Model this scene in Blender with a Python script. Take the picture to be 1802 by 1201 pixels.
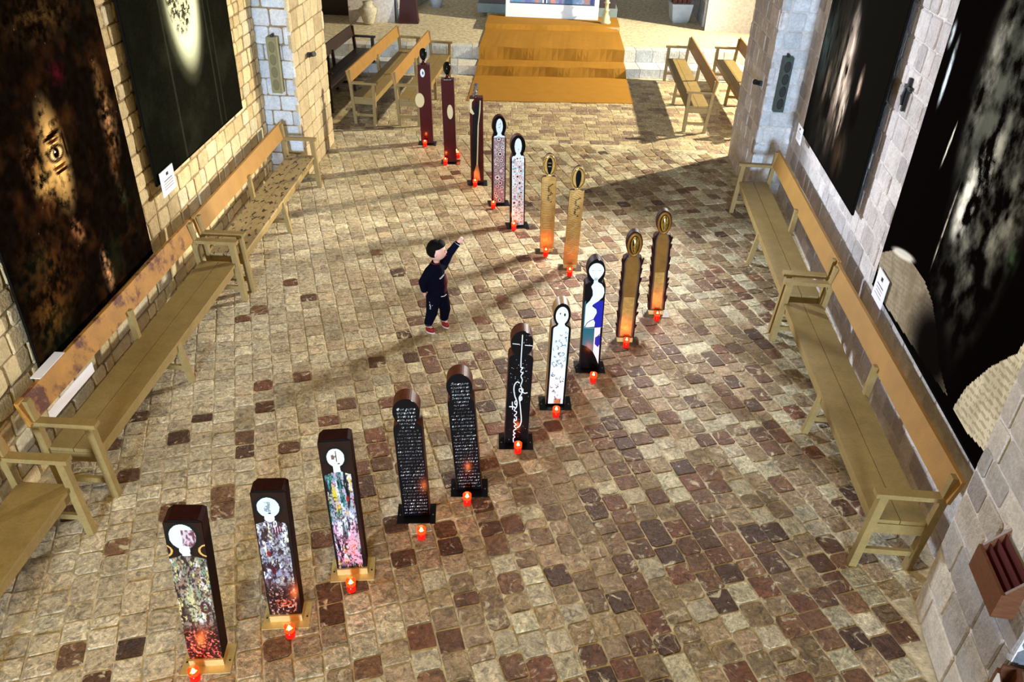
import bpy, bmesh, math, random
import numpy as np
from mathutils import Matrix, Vector
R = random.Random(7)
SC = bpy.context.scene
COL = SC.collection
for o in list(bpy.data.objects):
    bpy.data.objects.remove(o)

# ---------------------------------------------------------------- camera, world, lights, exposure
CAMH = 4.3
CR = np.array([[0.99781327, -0.05717494, 0.03316192], [0.05879754, 0.53864735, -0.84047717], [0.03019165, 0.84058911, 0.54083122]])
FPX = 1415.15
cd = bpy.data.cameras.new('camera'); cam = bpy.data.objects.new('camera', cd); COL.objects.link(cam)
cd.sensor_width = 36; cd.lens = FPX / 1802 * 36; cd.clip_end = 200
m = Matrix([list(r) for r in CR]).to_4x4(); m.translation = (0, 0, CAMH)
cam.matrix_world = m
SC.camera = cam

W = bpy.data.worlds.new('world'); SC.world = W; W.use_nodes = True
W.node_tree.nodes['Background'].inputs[0].default_value = (0.62, 0.61, 0.58, 1)
W.node_tree.nodes['Background'].inputs[1].default_value = 0.25

def look(o, target):
    d = Vector(target) - o.location
    o.rotation_euler = d.to_track_quat('-Z', 'Y').to_euler()
def lamp(name, kind, loc, target, energy, color, size=0.1, angle=100, blend=0.4):
    l = bpy.data.lights.new(name, kind); l.energy = energy; l.color = color
    if kind == 'AREA': l.shape = 'SQUARE'; l.size = size
    else: l.shadow_soft_size = size
    if kind == 'SPOT': l.spot_size = math.radians(angle); l.spot_blend = blend
    o = bpy.data.objects.new(name, l); COL.objects.link(o); o.location = loc
    if target: look(o, target)
    return o
lamp('west_daylight', 'AREA', (-0.6, -16.0, 3.4), (0, 11, 1.2), 6600, (0.62, 0.78, 1.0), size=2.6)  # unseen cool daylight source behind the camera, set low to graze the floor
lamp('transept_sun_lamp', 'SPOT', (8.6, 16.8, 5.2), (-1.5, 13.0, 0.3), 10000, (1.0, 0.89, 0.66), size=0.10, angle=105)
lamp('flood_to_left_wall', 'SPOT', (2.62, 11.0, 2.5), (-3.3, 4.8, 0.6), 2700, (1.0, 0.94, 0.84), size=0.40, angle=92, blend=1.0)
lamp('flood_to_right_wall', 'SPOT', (-3.1, 11.0, 3.0), (3.1, 6.9, 1.7), 2900, (0.80, 0.88, 1.0), size=0.30, angle=58, blend=0.6)
lamp('warm_fill', 'AREA', (-0.3, 2.2, 6.2), (0.2, 4.5, 0), 95, (1.0, 0.62, 0.13), size=2.0)  # unseen warm fill added overhead to yellow the near floor
lamp('corner_lamp', 'AREA', (-2.6, 0.6, 3.4), (-3.4, 3.4, 0.3), 30, (1.0, 0.78, 0.30), size=0.5)
VS = SC.view_settings
SC.display_settings.display_device = 'sRGB'
VS.view_transform = 'Standard'; VS.look = 'None'; VS.gamma = 1; VS.use_curve_mapping = False
VS.exposure = 0.15

# ---------------------------------------------------------------- pixel <-> place helpers
def ray(x, y): return CR @ np.array([x - 901.0, 600.5 - y, -FPX])
def gnd(x, y, z=0.0):
    d = ray(x, y); t = (z - CAMH) / d[2]; return (d[0]*t, d[1]*t, z)
def on_plane(p, A, B):
    d = ray(*p); t = np.array(B) - np.array(A); n = np.array([-t[1], t[0]])
    s = (n @ np.array(A)) / (n @ d[:2]); q = d * s
    u = t / np.linalg.norm(t)
    return float((q[:2] - np.array(A)) @ u), float(q[2] + CAMH)
def px(p):
    q = CR.T @ (np.array(p, float) - np.array([0, 0, CAMH]))
    if q[2] > -0.1: return (-9999, -9999)
    return (901 + FPX*q[0]/-q[2], 600.5 - FPX*q[1]/-q[2])
def in_frame(p, mgn=12):
    x, y = px(p); return -mgn < x < 1802 + mgn and -mgn < y < 1201 + mgn

# ---------------------------------------------------------------- colours and materials
def lin(c):
    return tuple(((v/255)/12.92 if v/255 <= 0.04045 else (((v/255)+0.055)/1.055)**2.4) for v in c)
def lin_np(a):
    a = np.clip(a/255.0, 0, 1); return np.where(a <= 0.04045, a/12.92, ((a+0.055)/1.055)**2.4)
def mat(name, color=None, rough=0.7, metal=0.0, nscale=0, namt=0.3, bump=0.0, bscale=None, stretch=None,
        emit=None, estr=0, coat=0.0, mix=None, mixscale=6, mixlo=0.55, mixhi=0.62, spec=None, nscale2=0, namt2=0.0, dist=0.0):
    M = bpy.data.materials.new(name); M.use_nodes = True
    nt = M.node_tree; N = nt.nodes; L = nt.links; b = N['Principled BSDF']
    b.inputs['Roughness'].default_value = rough; b.inputs['Metallic'].default_value = metal
    if coat: b.inputs['Coat Weight'].default_value = coat; b.inputs['Coat Roughness'].default_value = 0.12
    if spec is not None: b.inputs['Specular IOR Level'].default_value = spec
    if color is None:
        a = N.new('ShaderNodeAttribute'); a.attribute_name = 'Col'; cur = a.outputs['Color']
    else:
        rgb = N.new('ShaderNodeRGB'); rgb.outputs[0].default_value = (*lin(color), 1); cur = rgb.outputs[0]
    geo = N.new('ShaderNodeNewGeometry'); mp = N.new('ShaderNodeMapping'); L.new(geo.outputs['Position'], mp.inputs[0])
    if stretch: mp.inputs['Scale'].default_value = stretch
    def noise(s, det=5, rg=0.6):
        n = N.new('ShaderNodeTexNoise'); n.inputs['Scale'].default_value = s; n.inputs['Detail'].default_value = det
        n.inputs['Roughness'].default_value = rg; n.inputs['Distortion'].default_value = dist; L.new(mp.outputs[0], n.inputs['Vector']); return n.outputs['Fac']
    def rng(src, a0, a1, b0, b1):
        r = N.new('ShaderNodeMapRange'); L.new(src, r.inputs[0])
        for i, v in enumerate((a0, a1, b0, b1)): r.inputs[i+1].default_value = v
        return r.outputs[0]
    for s, am in ((nscale, namt), (nscale2, namt2)):
        if s:
            f = rng(noise(s), 0.3, 0.7, 1-am, 1+am)
            v = N.new('ShaderNodeVectorMath'); v.operation = 'SCALE'
            L.new(cur, v.inputs[0]); L.new(f, v.inputs['Scale']); cur = v.outputs[0]
    if mix:
        f = rng(noise(mixscale, 6, 0.65), mixlo, mixhi, 0, 1)
        mx = N.new('ShaderNodeMix'); mx.data_type = 'RGBA'; L.new(f, mx.inputs[0]); L.new(cur, mx.inputs[6])
        mx.inputs[7].default_value = (*lin(mix), 1); cur = mx.outputs[2]
    L.new(cur, b.inputs['Base Color'])
    if bump:
        bn = N.new('ShaderNodeBump'); bn.inputs['Strength'].default_value = bump; bn.inputs['Distance'].default_value = 0.02
        L.new(noise(bscale or nscale or 20, 6, 0.65), bn.inputs['Height']); L.new(bn.outputs[0], b.inputs['Normal'])
    if emit:
        b.inputs['Emission Color'].default_value = (*emit, 1); b.inputs['Emission Strength'].default_value = estr
    return M
M = {}
M['tile'] = mat('worn_terracotta', rough=0.48, nscale=15, namt=0.62, nscale2=48, namt2=0.35, mix=(206, 192, 158), mixscale=8, mixlo=0.57, mixhi=0.66, bump=0.9, bscale=26, spec=0.35, dist=1.6)
M['joint'] = mat('lime_joint', (196, 182, 150), rough=0.9, nscale=12, namt=0.45, bump=0.5, bscale=60)
M['stone'] = mat('limestone', rough=0.85, nscale=9, namt=0.16, nscale2=45, namt2=0.16, bump=0.9, bscale=26)
M['mortar_warm'] = mat('brown_mortar', (140, 122, 88), rough=0.95, nscale=20, namt=0.3, bump=0.6, bscale=50)
M['mortar_pale'] = mat('pale_mortar', (205, 200, 196), rough=0.95, nscale=20, namt=0.2, bump=0.6, bscale=50)
M['bench'] = mat('olive_bench_paint', (136, 114, 64), rough=0.55, nscale=7, namt=0.14, nscale2=55, namt2=0.12, bump=0.2, bscale=70, mix=(104, 82, 44), mixscale=4, mixlo=0.62, mixhi=0.8)
M['bench_rail'] = mat('ochre_rail_paint', (150, 110, 46), rough=0.5, nscale=6, namt=0.12, bump=0.2, bscale=70)
M['bench_rail_stained'] = mat('stained_rail_paint', (160, 112, 40), rough=0.5, nscale=6, namt=0.2, bump=0.2, bscale=70, mix=(84, 34, 14), mixscale=4.5, mixlo=0.50, mixhi=0.60)
M['bench_worn'] = mat('flaking_seat_paint', (150, 130, 88), rough=0.6, nscale=8, namt=0.15, bump=0.4, bscale=60, stretch=(2.2, 1, 1), mix=(44, 34, 22), mixscale=9, mixlo=0.56, mixhi=0.585)
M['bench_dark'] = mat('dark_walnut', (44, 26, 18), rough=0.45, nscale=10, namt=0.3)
M['carpet'] = mat('ochre_carpet', (156, 112, 42), rough=0.95, nscale=90, namt=0.10, nscale2=5, namt2=0.06, bump=0.3, bscale=140, spec=0.1)
M['paint'] = mat('art_paint', rough=0.28, spec=0.3)
M['canvas'] = mat('banner_print', rough=0.9, spec=0.0)
M['white_gloss'] = mat('white_gloss_paint', (222, 234, 238), rough=0.25, nscale=20, namt=0.04)
M['black_gloss'] = mat('black_gloss_paint', (6, 6, 8), rough=0.22, spec=0.22)
M['white_ink'] = mat('white_ink', (228, 230, 230), rough=0.5)
M['grey_ink'] = mat('faded_ink', (150, 154, 156), rough=0.5)
M['plank_wood'] = mat('dark_plank_wood', (40, 13, 9), rough=0.6, nscale=8, namt=0.4, stretch=(6, 6, 1), spec=0.06)
M['brown_wood'] = mat('brown_plank_wood', (86, 40, 20), rough=0.5, nscale=8, namt=0.4, stretch=(6, 6, 1), spec=0.2)
M['tan_wood'] = mat('tan_plank_wood', (158, 120, 66), rough=0.45, nscale=8, namt=0.3, stretch=(6, 6, 1))
M['ridge'] = mat('pale_gilt_ridge', (226, 196, 130), rough=0.45, metal=0.3)
M['driver'] = mat('speaker_cone', (104, 100, 68), rough=0.7)
M['oxblood'] = mat('oxblood_lacquer', (62, 4, 5), rough=0.2, nscale=6, namt=0.25, spec=0.25)
M['brass'] = mat('brushed_brass', (205, 182, 116), rough=0.42, metal=0.35, nscale=30, namt=0.1)
M['gold'] = mat('gold_leaf', (176, 136, 66), rough=0.38, metal=0.45, nscale=14, namt=0.25, bump=0.3, bscale=40)
M['gold_bright'] = mat('polished_gold', (214, 200, 128), rough=0.12, metal=1.0)
M['gold_dull'] = mat('old_gold_panel', (128, 88, 24), rough=0.42, metal=0.4, nscale=12, namt=0.2)
M['silver'] = mat('crumpled_silver', (170, 160, 160), rough=0.2, metal=0.9, nscale=30, namt=0.5)
M['plate_black'] = mat('black_steel_plate', (8, 8, 10), rough=0.35, spec=0.25)
M['plate_brown'] = mat('brown_wood_plate', (70, 52, 26), rough=0.5, nscale=20, namt=0.3)
M['cream'] = mat('cream_paint', (205, 190, 140), rough=0.5)
M['paper'] = mat('white_card', (226, 226, 234), rough=0.7)
M['black'] = mat('matt_black', (8, 8, 8), rough=0.6)
M['speaker_l'] = mat('speaker_beige', (124, 120, 84), rough=0.5)
M['speaker_r'] = mat('speaker_grille', (44, 60, 50), rough=0.5, nscale=60, namt=0.3)
M['rack_wood'] = mat('rack_wood', (92, 52, 24), rough=0.5, nscale=10, namt=0.3, stretch=(1, 5, 5))
M['rack_red'] = mat('rack_lining', (74, 12, 10), rough=0.6)
M['wax'] = mat('glowing_wax', (255, 150, 60), rough=0.5, emit=(1.0, 0.30, 0.05), estr=2.2)
M['flame'] = mat('flame', (255, 220, 120), rough=0.5, emit=(1.0, 0.62, 0.18), estr=22)
M['skin'] = mat('child_skin', (226, 178, 158), rough=0.5, nscale=30, namt=0.03)
M['hair'] = mat('black_hair', (7, 5, 5), spec=0.1, rough=0.6, nscale=60, namt=0.5, bump=0.5, bscale=90)
M['navy'] = mat('navy_jersey', (7, 9, 30), rough=0.95, spec=0.1, nscale=20, namt=0.2, bump=0.3, bscale=25)
M['maroon'] = mat('maroon_jersey', (84, 10, 18), rough=0.9, nscale=20, namt=0.2)
M['shoe_red'] = mat('red_shoe', (150, 30, 30), rough=0.6)
M['shoe_white'] = mat('white_rubber', (228, 224, 222), rough=0.6)
M['dark_cloth'] = mat('dark_red_cloth', (48, 8, 14), rough=0.8)
M['dark_altar'] = mat('dark_altar_wood', (46, 26, 18), rough=0.5, nscale=20, namt=0.4)
M['grey_altar'] = mat('grey_stone_top', (120, 132, 130), rough=0.7, nscale=20, namt=0.1)
M['terracotta'] = mat('terracotta_pot', (96, 50, 34), rough=0.8, nscale=12, namt=0.3)
M['plaster_blue'] = mat('pale_plaster', (186, 196, 204), rough=0.8, nscale=6, namt=0.1)
M['vase_stone'] = mat('carved_stone', (190, 182, 158), rough=0.85, nscale=14, namt=0.25, bump=0.6, bscale=30)
g = bpy.data.materials.new('red_votive_glass'); g.use_nodes = True
nt = g.node_tree; nt.nodes.clear(); o_ = nt.nodes.new('ShaderNodeOutputMaterial')
tr = nt.nodes.new('ShaderNodeBsdfTranslucent'); tr.inputs[0].default_value = (0.9, 0.03, 0.01, 1)
pb = nt.nodes.new('ShaderNodeBsdfPrincipled'); pb.inputs['Base Color'].default_value = (0.55, 0.012, 0.006, 1); pb.inputs['Roughness'].default_value = 0.12
pb.inputs['Emission Color'].default_value = (1.0, 0.045, 0.01, 1); pb.inputs['Emission Strength'].default_value = 0.22
ms = nt.nodes.new('ShaderNodeMixShader'); ms.inputs[0].default_value = 0.5
nt.links.new(tr.outputs[0], ms.inputs[1]); nt.links.new(pb.outputs[0], ms.inputs[2]); nt.links.new(ms.outputs[0], o_.inputs[0])
M['votive'] = g
g2 = g.copy(); g2.name = 'lit_votive_glass'; M['votive_rim'] = g2
for n_ in g2.node_tree.nodes:
    if n_.type == 'BSDF_PRINCIPLED': n_.inputs['Emission Color'].default_value = (1.0, 0.16, 0.02, 1); n_.inputs['Emission Strength'].default_value = 1.1

# ---------------------------------------------------------------- mesh builder
class MB:
    def __init__(s): s.v = []; s.f = []; s.c = []
    def poly(s, pts, faces, col=(1, 1, 1)):
        b = len(s.v); s.v += [tuple(p) for p in pts]
        for f in faces: s.f.append(tuple(b+i for i in f)); s.c.append(col)
        return s
    def box(s, x0, x1, y0, y1, z0, z1, col=(1, 1, 1)):
        p = [(x, y, z) for z in (z0, z1) for y in (y0, y1) for x in (x0, x1)]
        return s.hexa(p, col)
    def hexa(s, p, col=(1, 1, 1)):
        return s.poly(p, [(0, 2, 3, 1), (4, 5, 7, 6), (0, 1, 5, 4), (2, 6, 7, 3), (0, 4, 6, 2), (1, 3, 7, 5)], col)
    def beam(s, a, b, w, t, up=(0, 0, 1), col=(1, 1, 1)):
        a = Vector(a); b = Vector(b); d = (b-a).normalized(); up = Vector(up)
        x = d.cross(up)
        if x.length < 1e-4: x = d.cross(Vector((1, 0, 0)))
        x.normalize(); y = x.cross(d); p = []
        for q in (a, b):
            for j in (-1, 1):
                for i in (-1, 1): p.append(q + x*(i*w/2) + y*(j*t/2))
        return s.hexa(p, col)
    def tube(s, pts, r, n=6, col=(1, 1, 1)):
        pts = [Vector(p) for p in pts]; rings = []
        for i, p in enumerate(pts):
            d = (pts[min(i+1, len(pts)-1)] - pts[max(i-1, 0)]).normalized()
            u = d.orthogonal().normalized() if i == 0 else (u - d*u.dot(d)).normalized()
            w = d.cross(u); rr = r[i] if isinstance(r, (list, tuple)) else r
            rings.append([p + (u*math.cos(k*2*math.pi/n) + w*math.sin(k*2*math.pi/n))*rr for k in range(n)])
        return s.loft(rings, col)
    def loft(s, rings, col=(1, 1, 1), caps=True):
        n = len(rings[0]); P = [p for r in rings for p in r]; F = []
        for i in range(len(rings)-1):
            for k in range(n): F.append((i*n+k, i*n+(k+1) % n, (i+1)*n+(k+1) % n, (i+1)*n+k))
        if caps: F.append(tuple(range(n-1, -1, -1))); F.append(tuple((len(rings)-1)*n+k for k in range(n)))
        return s.poly(P, F, col)
    def lathe(s, prof, n=20, c=(0, 0, 0), col=(1, 1, 1), caps=True):
        return s.loft([[(c[0]+r*math.cos(2*math.pi*k/n), c[1]+r*math.sin(2*math.pi*k/n), c[2]+z) for k in range(n)] for r, z in prof], col, caps)
    def prism(s, pts, y0, y1, col=(1, 1, 1)):      # outline in x,z extruded along y
        n = len(pts)
        P = [(x, y0, z) for x, z in pts] + [(x, y1, z) for x, z in pts]
        F = [tuple(range(n)), tuple(range(2*n-1, n-1, -1))] + [(k, n+k, n+(k+1) % n, (k+1) % n) for k in range(n)]
        return s.poly(P, F, col)
    def block(s, o, ex, ey, en, a0, a1, b0, b1, h, d, bev, cut, col, jit=0.0, rot=0.0, tilt=0.0):
        o, ex, ey, en = map(Vector, (o, ex, ey, en))
        ca, cb = (a0+a1)/2, (b0+b1)/2; A = (a1-a0)/2; B = (b1-b0)/2
        def ring(sh, hh, noisy=None):
            pts = []; c = min(cut, A*0.6, B*0.6); i = 0
            for sx, sy, order in ((1, -1, 0), (1, 1, 1), (-1, 1, 0), (-1, -1, 1)):
                X = sx*(A-sh); Y = sy*(B-sh)
                two = [(X - sx*c, Y), (X, Y - sy*c)]
                if order: two.reverse()
                for q in two:
                    jx, jy = noisy[i]; i += 1
                    x = q[0]+jx; y = q[1]+jy
                    x, y = x*math.cos(rot)-y*math.sin(rot), x*math.sin(rot)+y*math.cos(rot)
                    pts.append(o + ex*(ca+x) + ey*(cb+y) + en*(hh + tilt*x))
            return pts
        nz = [(R.uniform(-jit, jit), R.uniform(-jit, jit)) for _ in range(8)]
        r0 = ring(0, -d, nz); r1 = ring(0, h-bev, nz); r2 = ring(bev*1.4, h, nz)
        n = 8; P = r0 + r1 + r2; F = []
        for i in range(2):
            for k in range(n): F.append((i*n+k, i*n+(k+1) % n, (i+1)*n+(k+1) % n, (i+1)*n+k))
        F.append(tuple(2*n+k for k in range(n)))
        return s.poly(P, F, col)
    def build(s, name, material, parent=None, kind=None, smooth=False, label=None):
        me = bpy.data.meshes.new(name); me.from_pydata([tuple(p) for p in s.v], [], s.f); me.update()
        ca = me.color_attributes.new('Col', 'FLOAT_COLOR', 'CORNER')
        lens = np.array([len(f) for f in s.f]); c = np.array([(*q, 1) for q in s.c], dtype=np.float32)
        ca.data.foreach_set('color', np.repeat(c, lens, axis=0).ravel())
        if smooth: me.polygons.foreach_set('use_smooth', [True]*len(me.polygons))
        me.materials.append(material if not isinstance(material, str) else M[material])
        o = bpy.data.objects.new(name, me); COL.objects.link(o)
        if parent: o.parent = parent
        if kind: o['kind'] = kind
        if label: o['label'] = label
        return o
def tag(o, label=None, cat=None, group=None, kind=None):
    if label: o['label'] = label
    if cat: o['category'] = cat
    if group: o['group'] = group
    if kind: o['kind'] = kind
    return o
def thing(name, label, cat, loc=(0, 0, 0), rz=0, group=None):
    o = bpy.data.objects.new(name, None); COL.objects.link(o); o.location = loc; o.rotation_euler = (0, 0, rz)
    o.empty_display_size = 0.1
    return tag(o, label, cat, group)
def copy_tree(o, parent=None):
    c = o.copy(); COL.objects.link(c); c.parent = parent
    for ch in list(o.children): copy_tree(ch, c)
    return c

# value noise for painted surfaces
def vnoise(x, y, seed):
    xi = np.floor(x).astype(int); yi = np.floor(y).astype(int); xf = x-xi; yf = y-yi
    def h(a, b):
        n = (a*374761393 + b*668265263 + seed*982451653) & 0xffffffff
        n = ((n ^ (n >> 13)) * 1274126177) & 0xffffffff
        return ((n ^ (n >> 16)) & 0xffff) / 65535.0
    u = xf*xf*(3-2*xf); v = yf*yf*(3-2*yf)
    return (h(xi, yi)*(1-u)+h(xi+1, yi)*u)*(1-v) + (h(xi, yi+1)*(1-u)+h(xi+1, yi+1)*u)*v
def fbm(x, y, seed, oct=4, rg=0.55):
    t = 0; a = 1; s = 0
    for i in range(oct): t = t + a*vnoise(x*2**i, y*2**i, seed+i*17); s += a; a *= rg
    return t/s
def grid(name, org, eu, ev, nu, nv, colfn, W_, H_, material, parent=None, mask=None, bulge=None):
    """flat painted surface: org + eu*u + ev*v, one colour per cell"""
    org = np.array(org, float); eu = np.array(eu, float); ev = np.array(ev, float)
    uu, vv = np.meshgrid((np.arange(nu)+0.5)/nu*W_, (np.arange(nv)+0.5)/nv*H_)
    rgb = lin_np(np.clip(colfn(uu, vv), 0, 255)).reshape(-1, 3)
    gu, gv = np.meshgrid(np.arange(nu+1)/nu*W_, np.arange(nv+1)/nv*H_)
    P = org + gu[..., None]*eu + gv[..., None]*ev
    if bulge is not None: P = P + bulge(gu, gv)
    P = P.reshape(-1, 3)
    i, j = np.meshgrid(np.arange(nu), np.arange(nv)); a = (j*(nu+1)+i).ravel()
    F = np.stack([a, a+1, a+nu+2, a+nu+1], 1)
    if mask is not None:
        k = mask(uu, vv).ravel(); F = F[k]; rgb = rgb[k]
        used, inv = np.unique(F, return_inverse=True); P = P[used]; F = inv.reshape(F.shape)
    me = bpy.data.meshes.new(name)
    me.vertices.add(len(P)); me.vertices.foreach_set('co', P.ravel())
    me.loops.add(F.size); me.loops.foreach_set('vertex_index', F.ravel().astype(np.int32))
    me.polygons.add(len(F)); me.polygons.foreach_set('loop_start', np.arange(0, F.size, 4, dtype=np.int32))
    me.update(calc_edges=True)
    ca = me.color_attributes.new('Col', 'FLOAT_COLOR', 'CORNER')
    ca.data.foreach_set('color', np.repeat(np.c_[rgb, np.ones(len(rgb))].astype(np.float32), 4, axis=0).ravel())
    me.materials.append(M[material]); o = bpy.data.objects.new(name, me); COL.objects.link(o)
    if parent: o.parent = parent
    return o
def mixc(a, b, t): return a*(1-t[..., None]) + np.array(b, float)*t[..., None]
def const(u, c): return np.ones(u.shape + (3,))*np.array(c, float)
def blob(u, v, cu, cv, ru, rv, soft=0.5, rot=0.0):
    du = u-cu; dv = v-cv; c, s = math.cos(rot), math.sin(rot)
    d = np.sqrt(((du*c+dv*s)/ru)**2 + ((-du*s+dv*c)/rv)**2)
    return np.clip((1-d)/soft, 0, 1)
def text_obj(name, body, size, loc, material, parent, shear=0.35, align='CENTER', rot=None, spacing=1.0, bold=0.0):
    cu = bpy.data.curves.new(name, 'FONT'); cu.body = body; cu.size = size; cu.shear = shear; cu.align_x = align
    cu.resolution_u = 1; cu.space_character = spacing; cu.offset = bold
    t = bpy.data.objects.new(name, cu); COL.objects.link(t); bpy.context.view_layer.update()
    me = bpy.data.meshes.new_from_object(t.evaluated_get(bpy.context.evaluated_depsgraph_get()))
    bpy.data.objects.remove(t)
    o = bpy.data.objects.new(name, me); COL.objects.link(o); me.materials.clear(); me.materials.append(M[material])
    o.parent = parent; o.location = loc; o.rotation_euler = rot or (math.pi/2, 0, 0)
    return o

# ================================================================ SETTING
LA, LB = np.array((-3.66, 1.0)), np.array((-3.85, 10.55))
RA, RB = np.array((2.88, 3.9)), np.array((3.25, 10.9))
def wl(y): return LA[0] + (LB[0]-LA[0])*(y-LA[1])/(LB[1]-LA[1])
def wr(y): return RA[0] + (RB[0]-RA[0])*(y-RA[1])/(RB[1]-RA[1])

fl = MB(); fl.box(-9, 9, -1, 17.0, -0.2, -0.004); floor = fl.build('floor', 'joint', kind='structure')
TH = math.radians(19.6)
eu = (math.cos(TH), math.sin(TH), 0); ev = (-math.sin(TH), math.cos(TH), 0)
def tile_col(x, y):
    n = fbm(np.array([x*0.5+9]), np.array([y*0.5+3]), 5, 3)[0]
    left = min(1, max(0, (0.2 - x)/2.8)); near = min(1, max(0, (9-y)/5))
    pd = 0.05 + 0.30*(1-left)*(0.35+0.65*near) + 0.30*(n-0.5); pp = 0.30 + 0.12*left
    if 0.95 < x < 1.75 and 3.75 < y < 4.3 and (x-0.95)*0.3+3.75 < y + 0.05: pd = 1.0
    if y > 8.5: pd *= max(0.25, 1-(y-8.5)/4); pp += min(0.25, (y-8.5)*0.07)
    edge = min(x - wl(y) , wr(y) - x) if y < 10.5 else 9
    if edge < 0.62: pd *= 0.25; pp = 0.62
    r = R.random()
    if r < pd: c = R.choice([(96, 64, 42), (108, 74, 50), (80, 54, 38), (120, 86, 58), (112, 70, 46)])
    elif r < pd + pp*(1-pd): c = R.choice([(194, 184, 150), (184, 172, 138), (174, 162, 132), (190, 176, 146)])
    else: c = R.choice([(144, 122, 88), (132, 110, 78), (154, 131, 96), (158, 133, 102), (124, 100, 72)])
    if left > 0.15 and r >= pd: c = tuple(v*(1-0.7*left)+w*0.7*left for v, w in zip(c, (210, 196, 166)))  # paler tiles leftward: partly real tone, partly floodlit brightness put into the colour
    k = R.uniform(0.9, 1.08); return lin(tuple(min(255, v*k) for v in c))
pass
tiles = []
a = -9.0
while a < 9.5:
    w = R.uniform(0.150, 0.180); b = -1 + R.uniform(0, 0.17)
    while b < 15:
        d = R.uniform(0.145, 0.195)
        if R.random() < 0.05: d *= 0.6
        if R.random() < 0.04: d *= 1.6
        ca, cb = a+w/2, b+d/2
        x = ca*eu[0]+cb*ev[0]; y = ca*eu[1]+cb*ev[1]
        ok = 1.6 < y < 12.62 - 0.05*x
        if y < 10.6: ok = ok and x > wl(y)+0.10 and x < (wr(y)-0.10 if y > 3.75 else (2.46 if y > 2.7 else 3.4))
        elif y < 12.4: ok = ok and -3.30 < x < 2.74
        else: ok = ok and -6 < x < 6
        if ok: tiles.append((y, dict(a0=a+0.005, a1=a+w-0.005, b0=b+0.005, b1=b+d-0.005), (x, y)))
        b += d
    a += w
tiles = [t for t in tiles if in_frame((t[2][0], t[2][1], 0), 60)]
tiles.sort(key=lambda t: t[0])
field = MB(); n = 0
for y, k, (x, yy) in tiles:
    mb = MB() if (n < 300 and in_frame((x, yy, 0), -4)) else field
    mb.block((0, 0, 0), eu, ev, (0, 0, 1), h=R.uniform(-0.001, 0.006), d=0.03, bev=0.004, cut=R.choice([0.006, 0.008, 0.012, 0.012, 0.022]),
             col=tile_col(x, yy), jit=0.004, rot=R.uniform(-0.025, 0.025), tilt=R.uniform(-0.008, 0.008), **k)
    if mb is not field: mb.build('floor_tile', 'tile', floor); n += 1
# transept paving: long bricks laid with the altar steps
SA = math.radians(5.5); su = (math.cos(SA), math.sin(SA), 0); sv = (-math.sin(SA), math.cos(SA), 0)
def pave(mb, y_lo, y_hi, z, x_lo, x_hi, org=(0, 16.75), parent=None):
    b = -8.0
    while b < 9:
        d = R.uniform(0.15, 0.19); a = -9 + R.uniform(0, 0.3)
        while a < 9:
            w = R.uniform(0.17, 0.30); ca, cb = a+w/2, b+d/2
            x = org[0]+ca*su[0]+cb*sv[0]; y = org[1]+ca*su[1]+cb*sv[1]
            if y_lo(x) < y < y_hi(x) and x_lo < x < x_hi and in_frame((x, y, z), 40):
                r = R.random()
                c = R.choice([(196, 178, 136), (184, 166, 126), (170, 150, 116), (200, 184, 146)]) if r < 0.72 else R.choice([(150, 126, 100), (134, 112, 92), (160, 134, 112)])
                mb.block((org[0], org[1], z), su, sv, (0, 0, 1), a+0.005, a+w-0.005, b+0.004, b+d-0.004, R.uniform(0, 0.004), 0.03, 0.004, 0.012, lin(c), 0.003)
            a += w
        b += d
pave(field, lambda x: 12.70-0.05*x, lambda x: 16.58+0.096*x, 0, -7.5, 7)
f_ = field.build('tile_field', 'tile', floor, kind='stuff')
for i, (x0, x1) in enumerate([(0, 0)]): pass

# ---- stone walls
def stones(parent, A, B, z0, z1, nrm, palette, seed, hidden=lambda s, z: False, cap=300, hs=(0.14, 0.22), ws=(0.16, 0.40), prot=0.012, jit=0.005, gap=0.005):
    rr = random.Random(seed); A = np.array(A, float); B = np.array(B, float); L_ = np.linalg.norm(B-A); t = (B-A)/L_
    out = []; z = z0
    while z < z1 - 0.03:
        h = min(rr.uniform(*hs), z1-z); s = -rr.uniform(0, ws[0])
        while s < L_-0.02:
            w = rr.uniform(*ws); s0 = max(0, s); s1 = min(L_, s+w)
            if L_-s1 < 0.08: s1 = L_; w = 9
            if s1-s0 > 0.04: out.append((s0, s1, z, z+h, rr.choice(palette)))
            s += w
        z += h
    fieldm = MB(); vis = []
    for q in out:
        c = A + t*(q[0]+q[1])/2; p = (c[0], c[1], (q[2]+q[3])/2)
        if in_frame(p, 10) and not hidden((q[0]+q[1])/2, p[2]): vis.append((np.linalg.norm(np.array(p)-np.array([0, 0, CAMH])), q))
        else: vis.append((1e3, q))
    vis.sort(key=lambda e: e[0]); k = 0
    for d, q in vis:
        one = d < 999 and k < cap
        mb = MB() if one else fieldm
        v = rr.uniform(0.93, 1.06)
        mb.block((A[0], A[1], 0), (t[0], t[1], 0), (0, 0, 1), nrm, q[0]+gap, q[1]-gap, q[2]+gap, q[3]-gap, prot+rr.uniform(-0.005, 0.007), 0.03, 0.008, 0.018,
                 lin(tuple(c*v for c in q[4])), jit)
        if one: mb.build('stone', 'stone', parent); k += 1
    if fieldm.f: fieldm.build('stone_field', 'stone', parent, kind='stuff')
def wallbox(name, A, B, nrm, thick, z1, material, z0=-0.05):
    A = Vector((A[0], A[1], 0)); B = Vector((B[0], B[1], 0)); n = Vector(nrm)
    p = []
    for z in (z0, z1):
        for q in (A, B):
            p.append(q + Vector((0, 0, z))); 
        for q in (A, B):
            p.append(q - n*thick + Vector((0, 0, z)))
    return MB().hexa(p).build(name, material, kind='structure')
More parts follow.
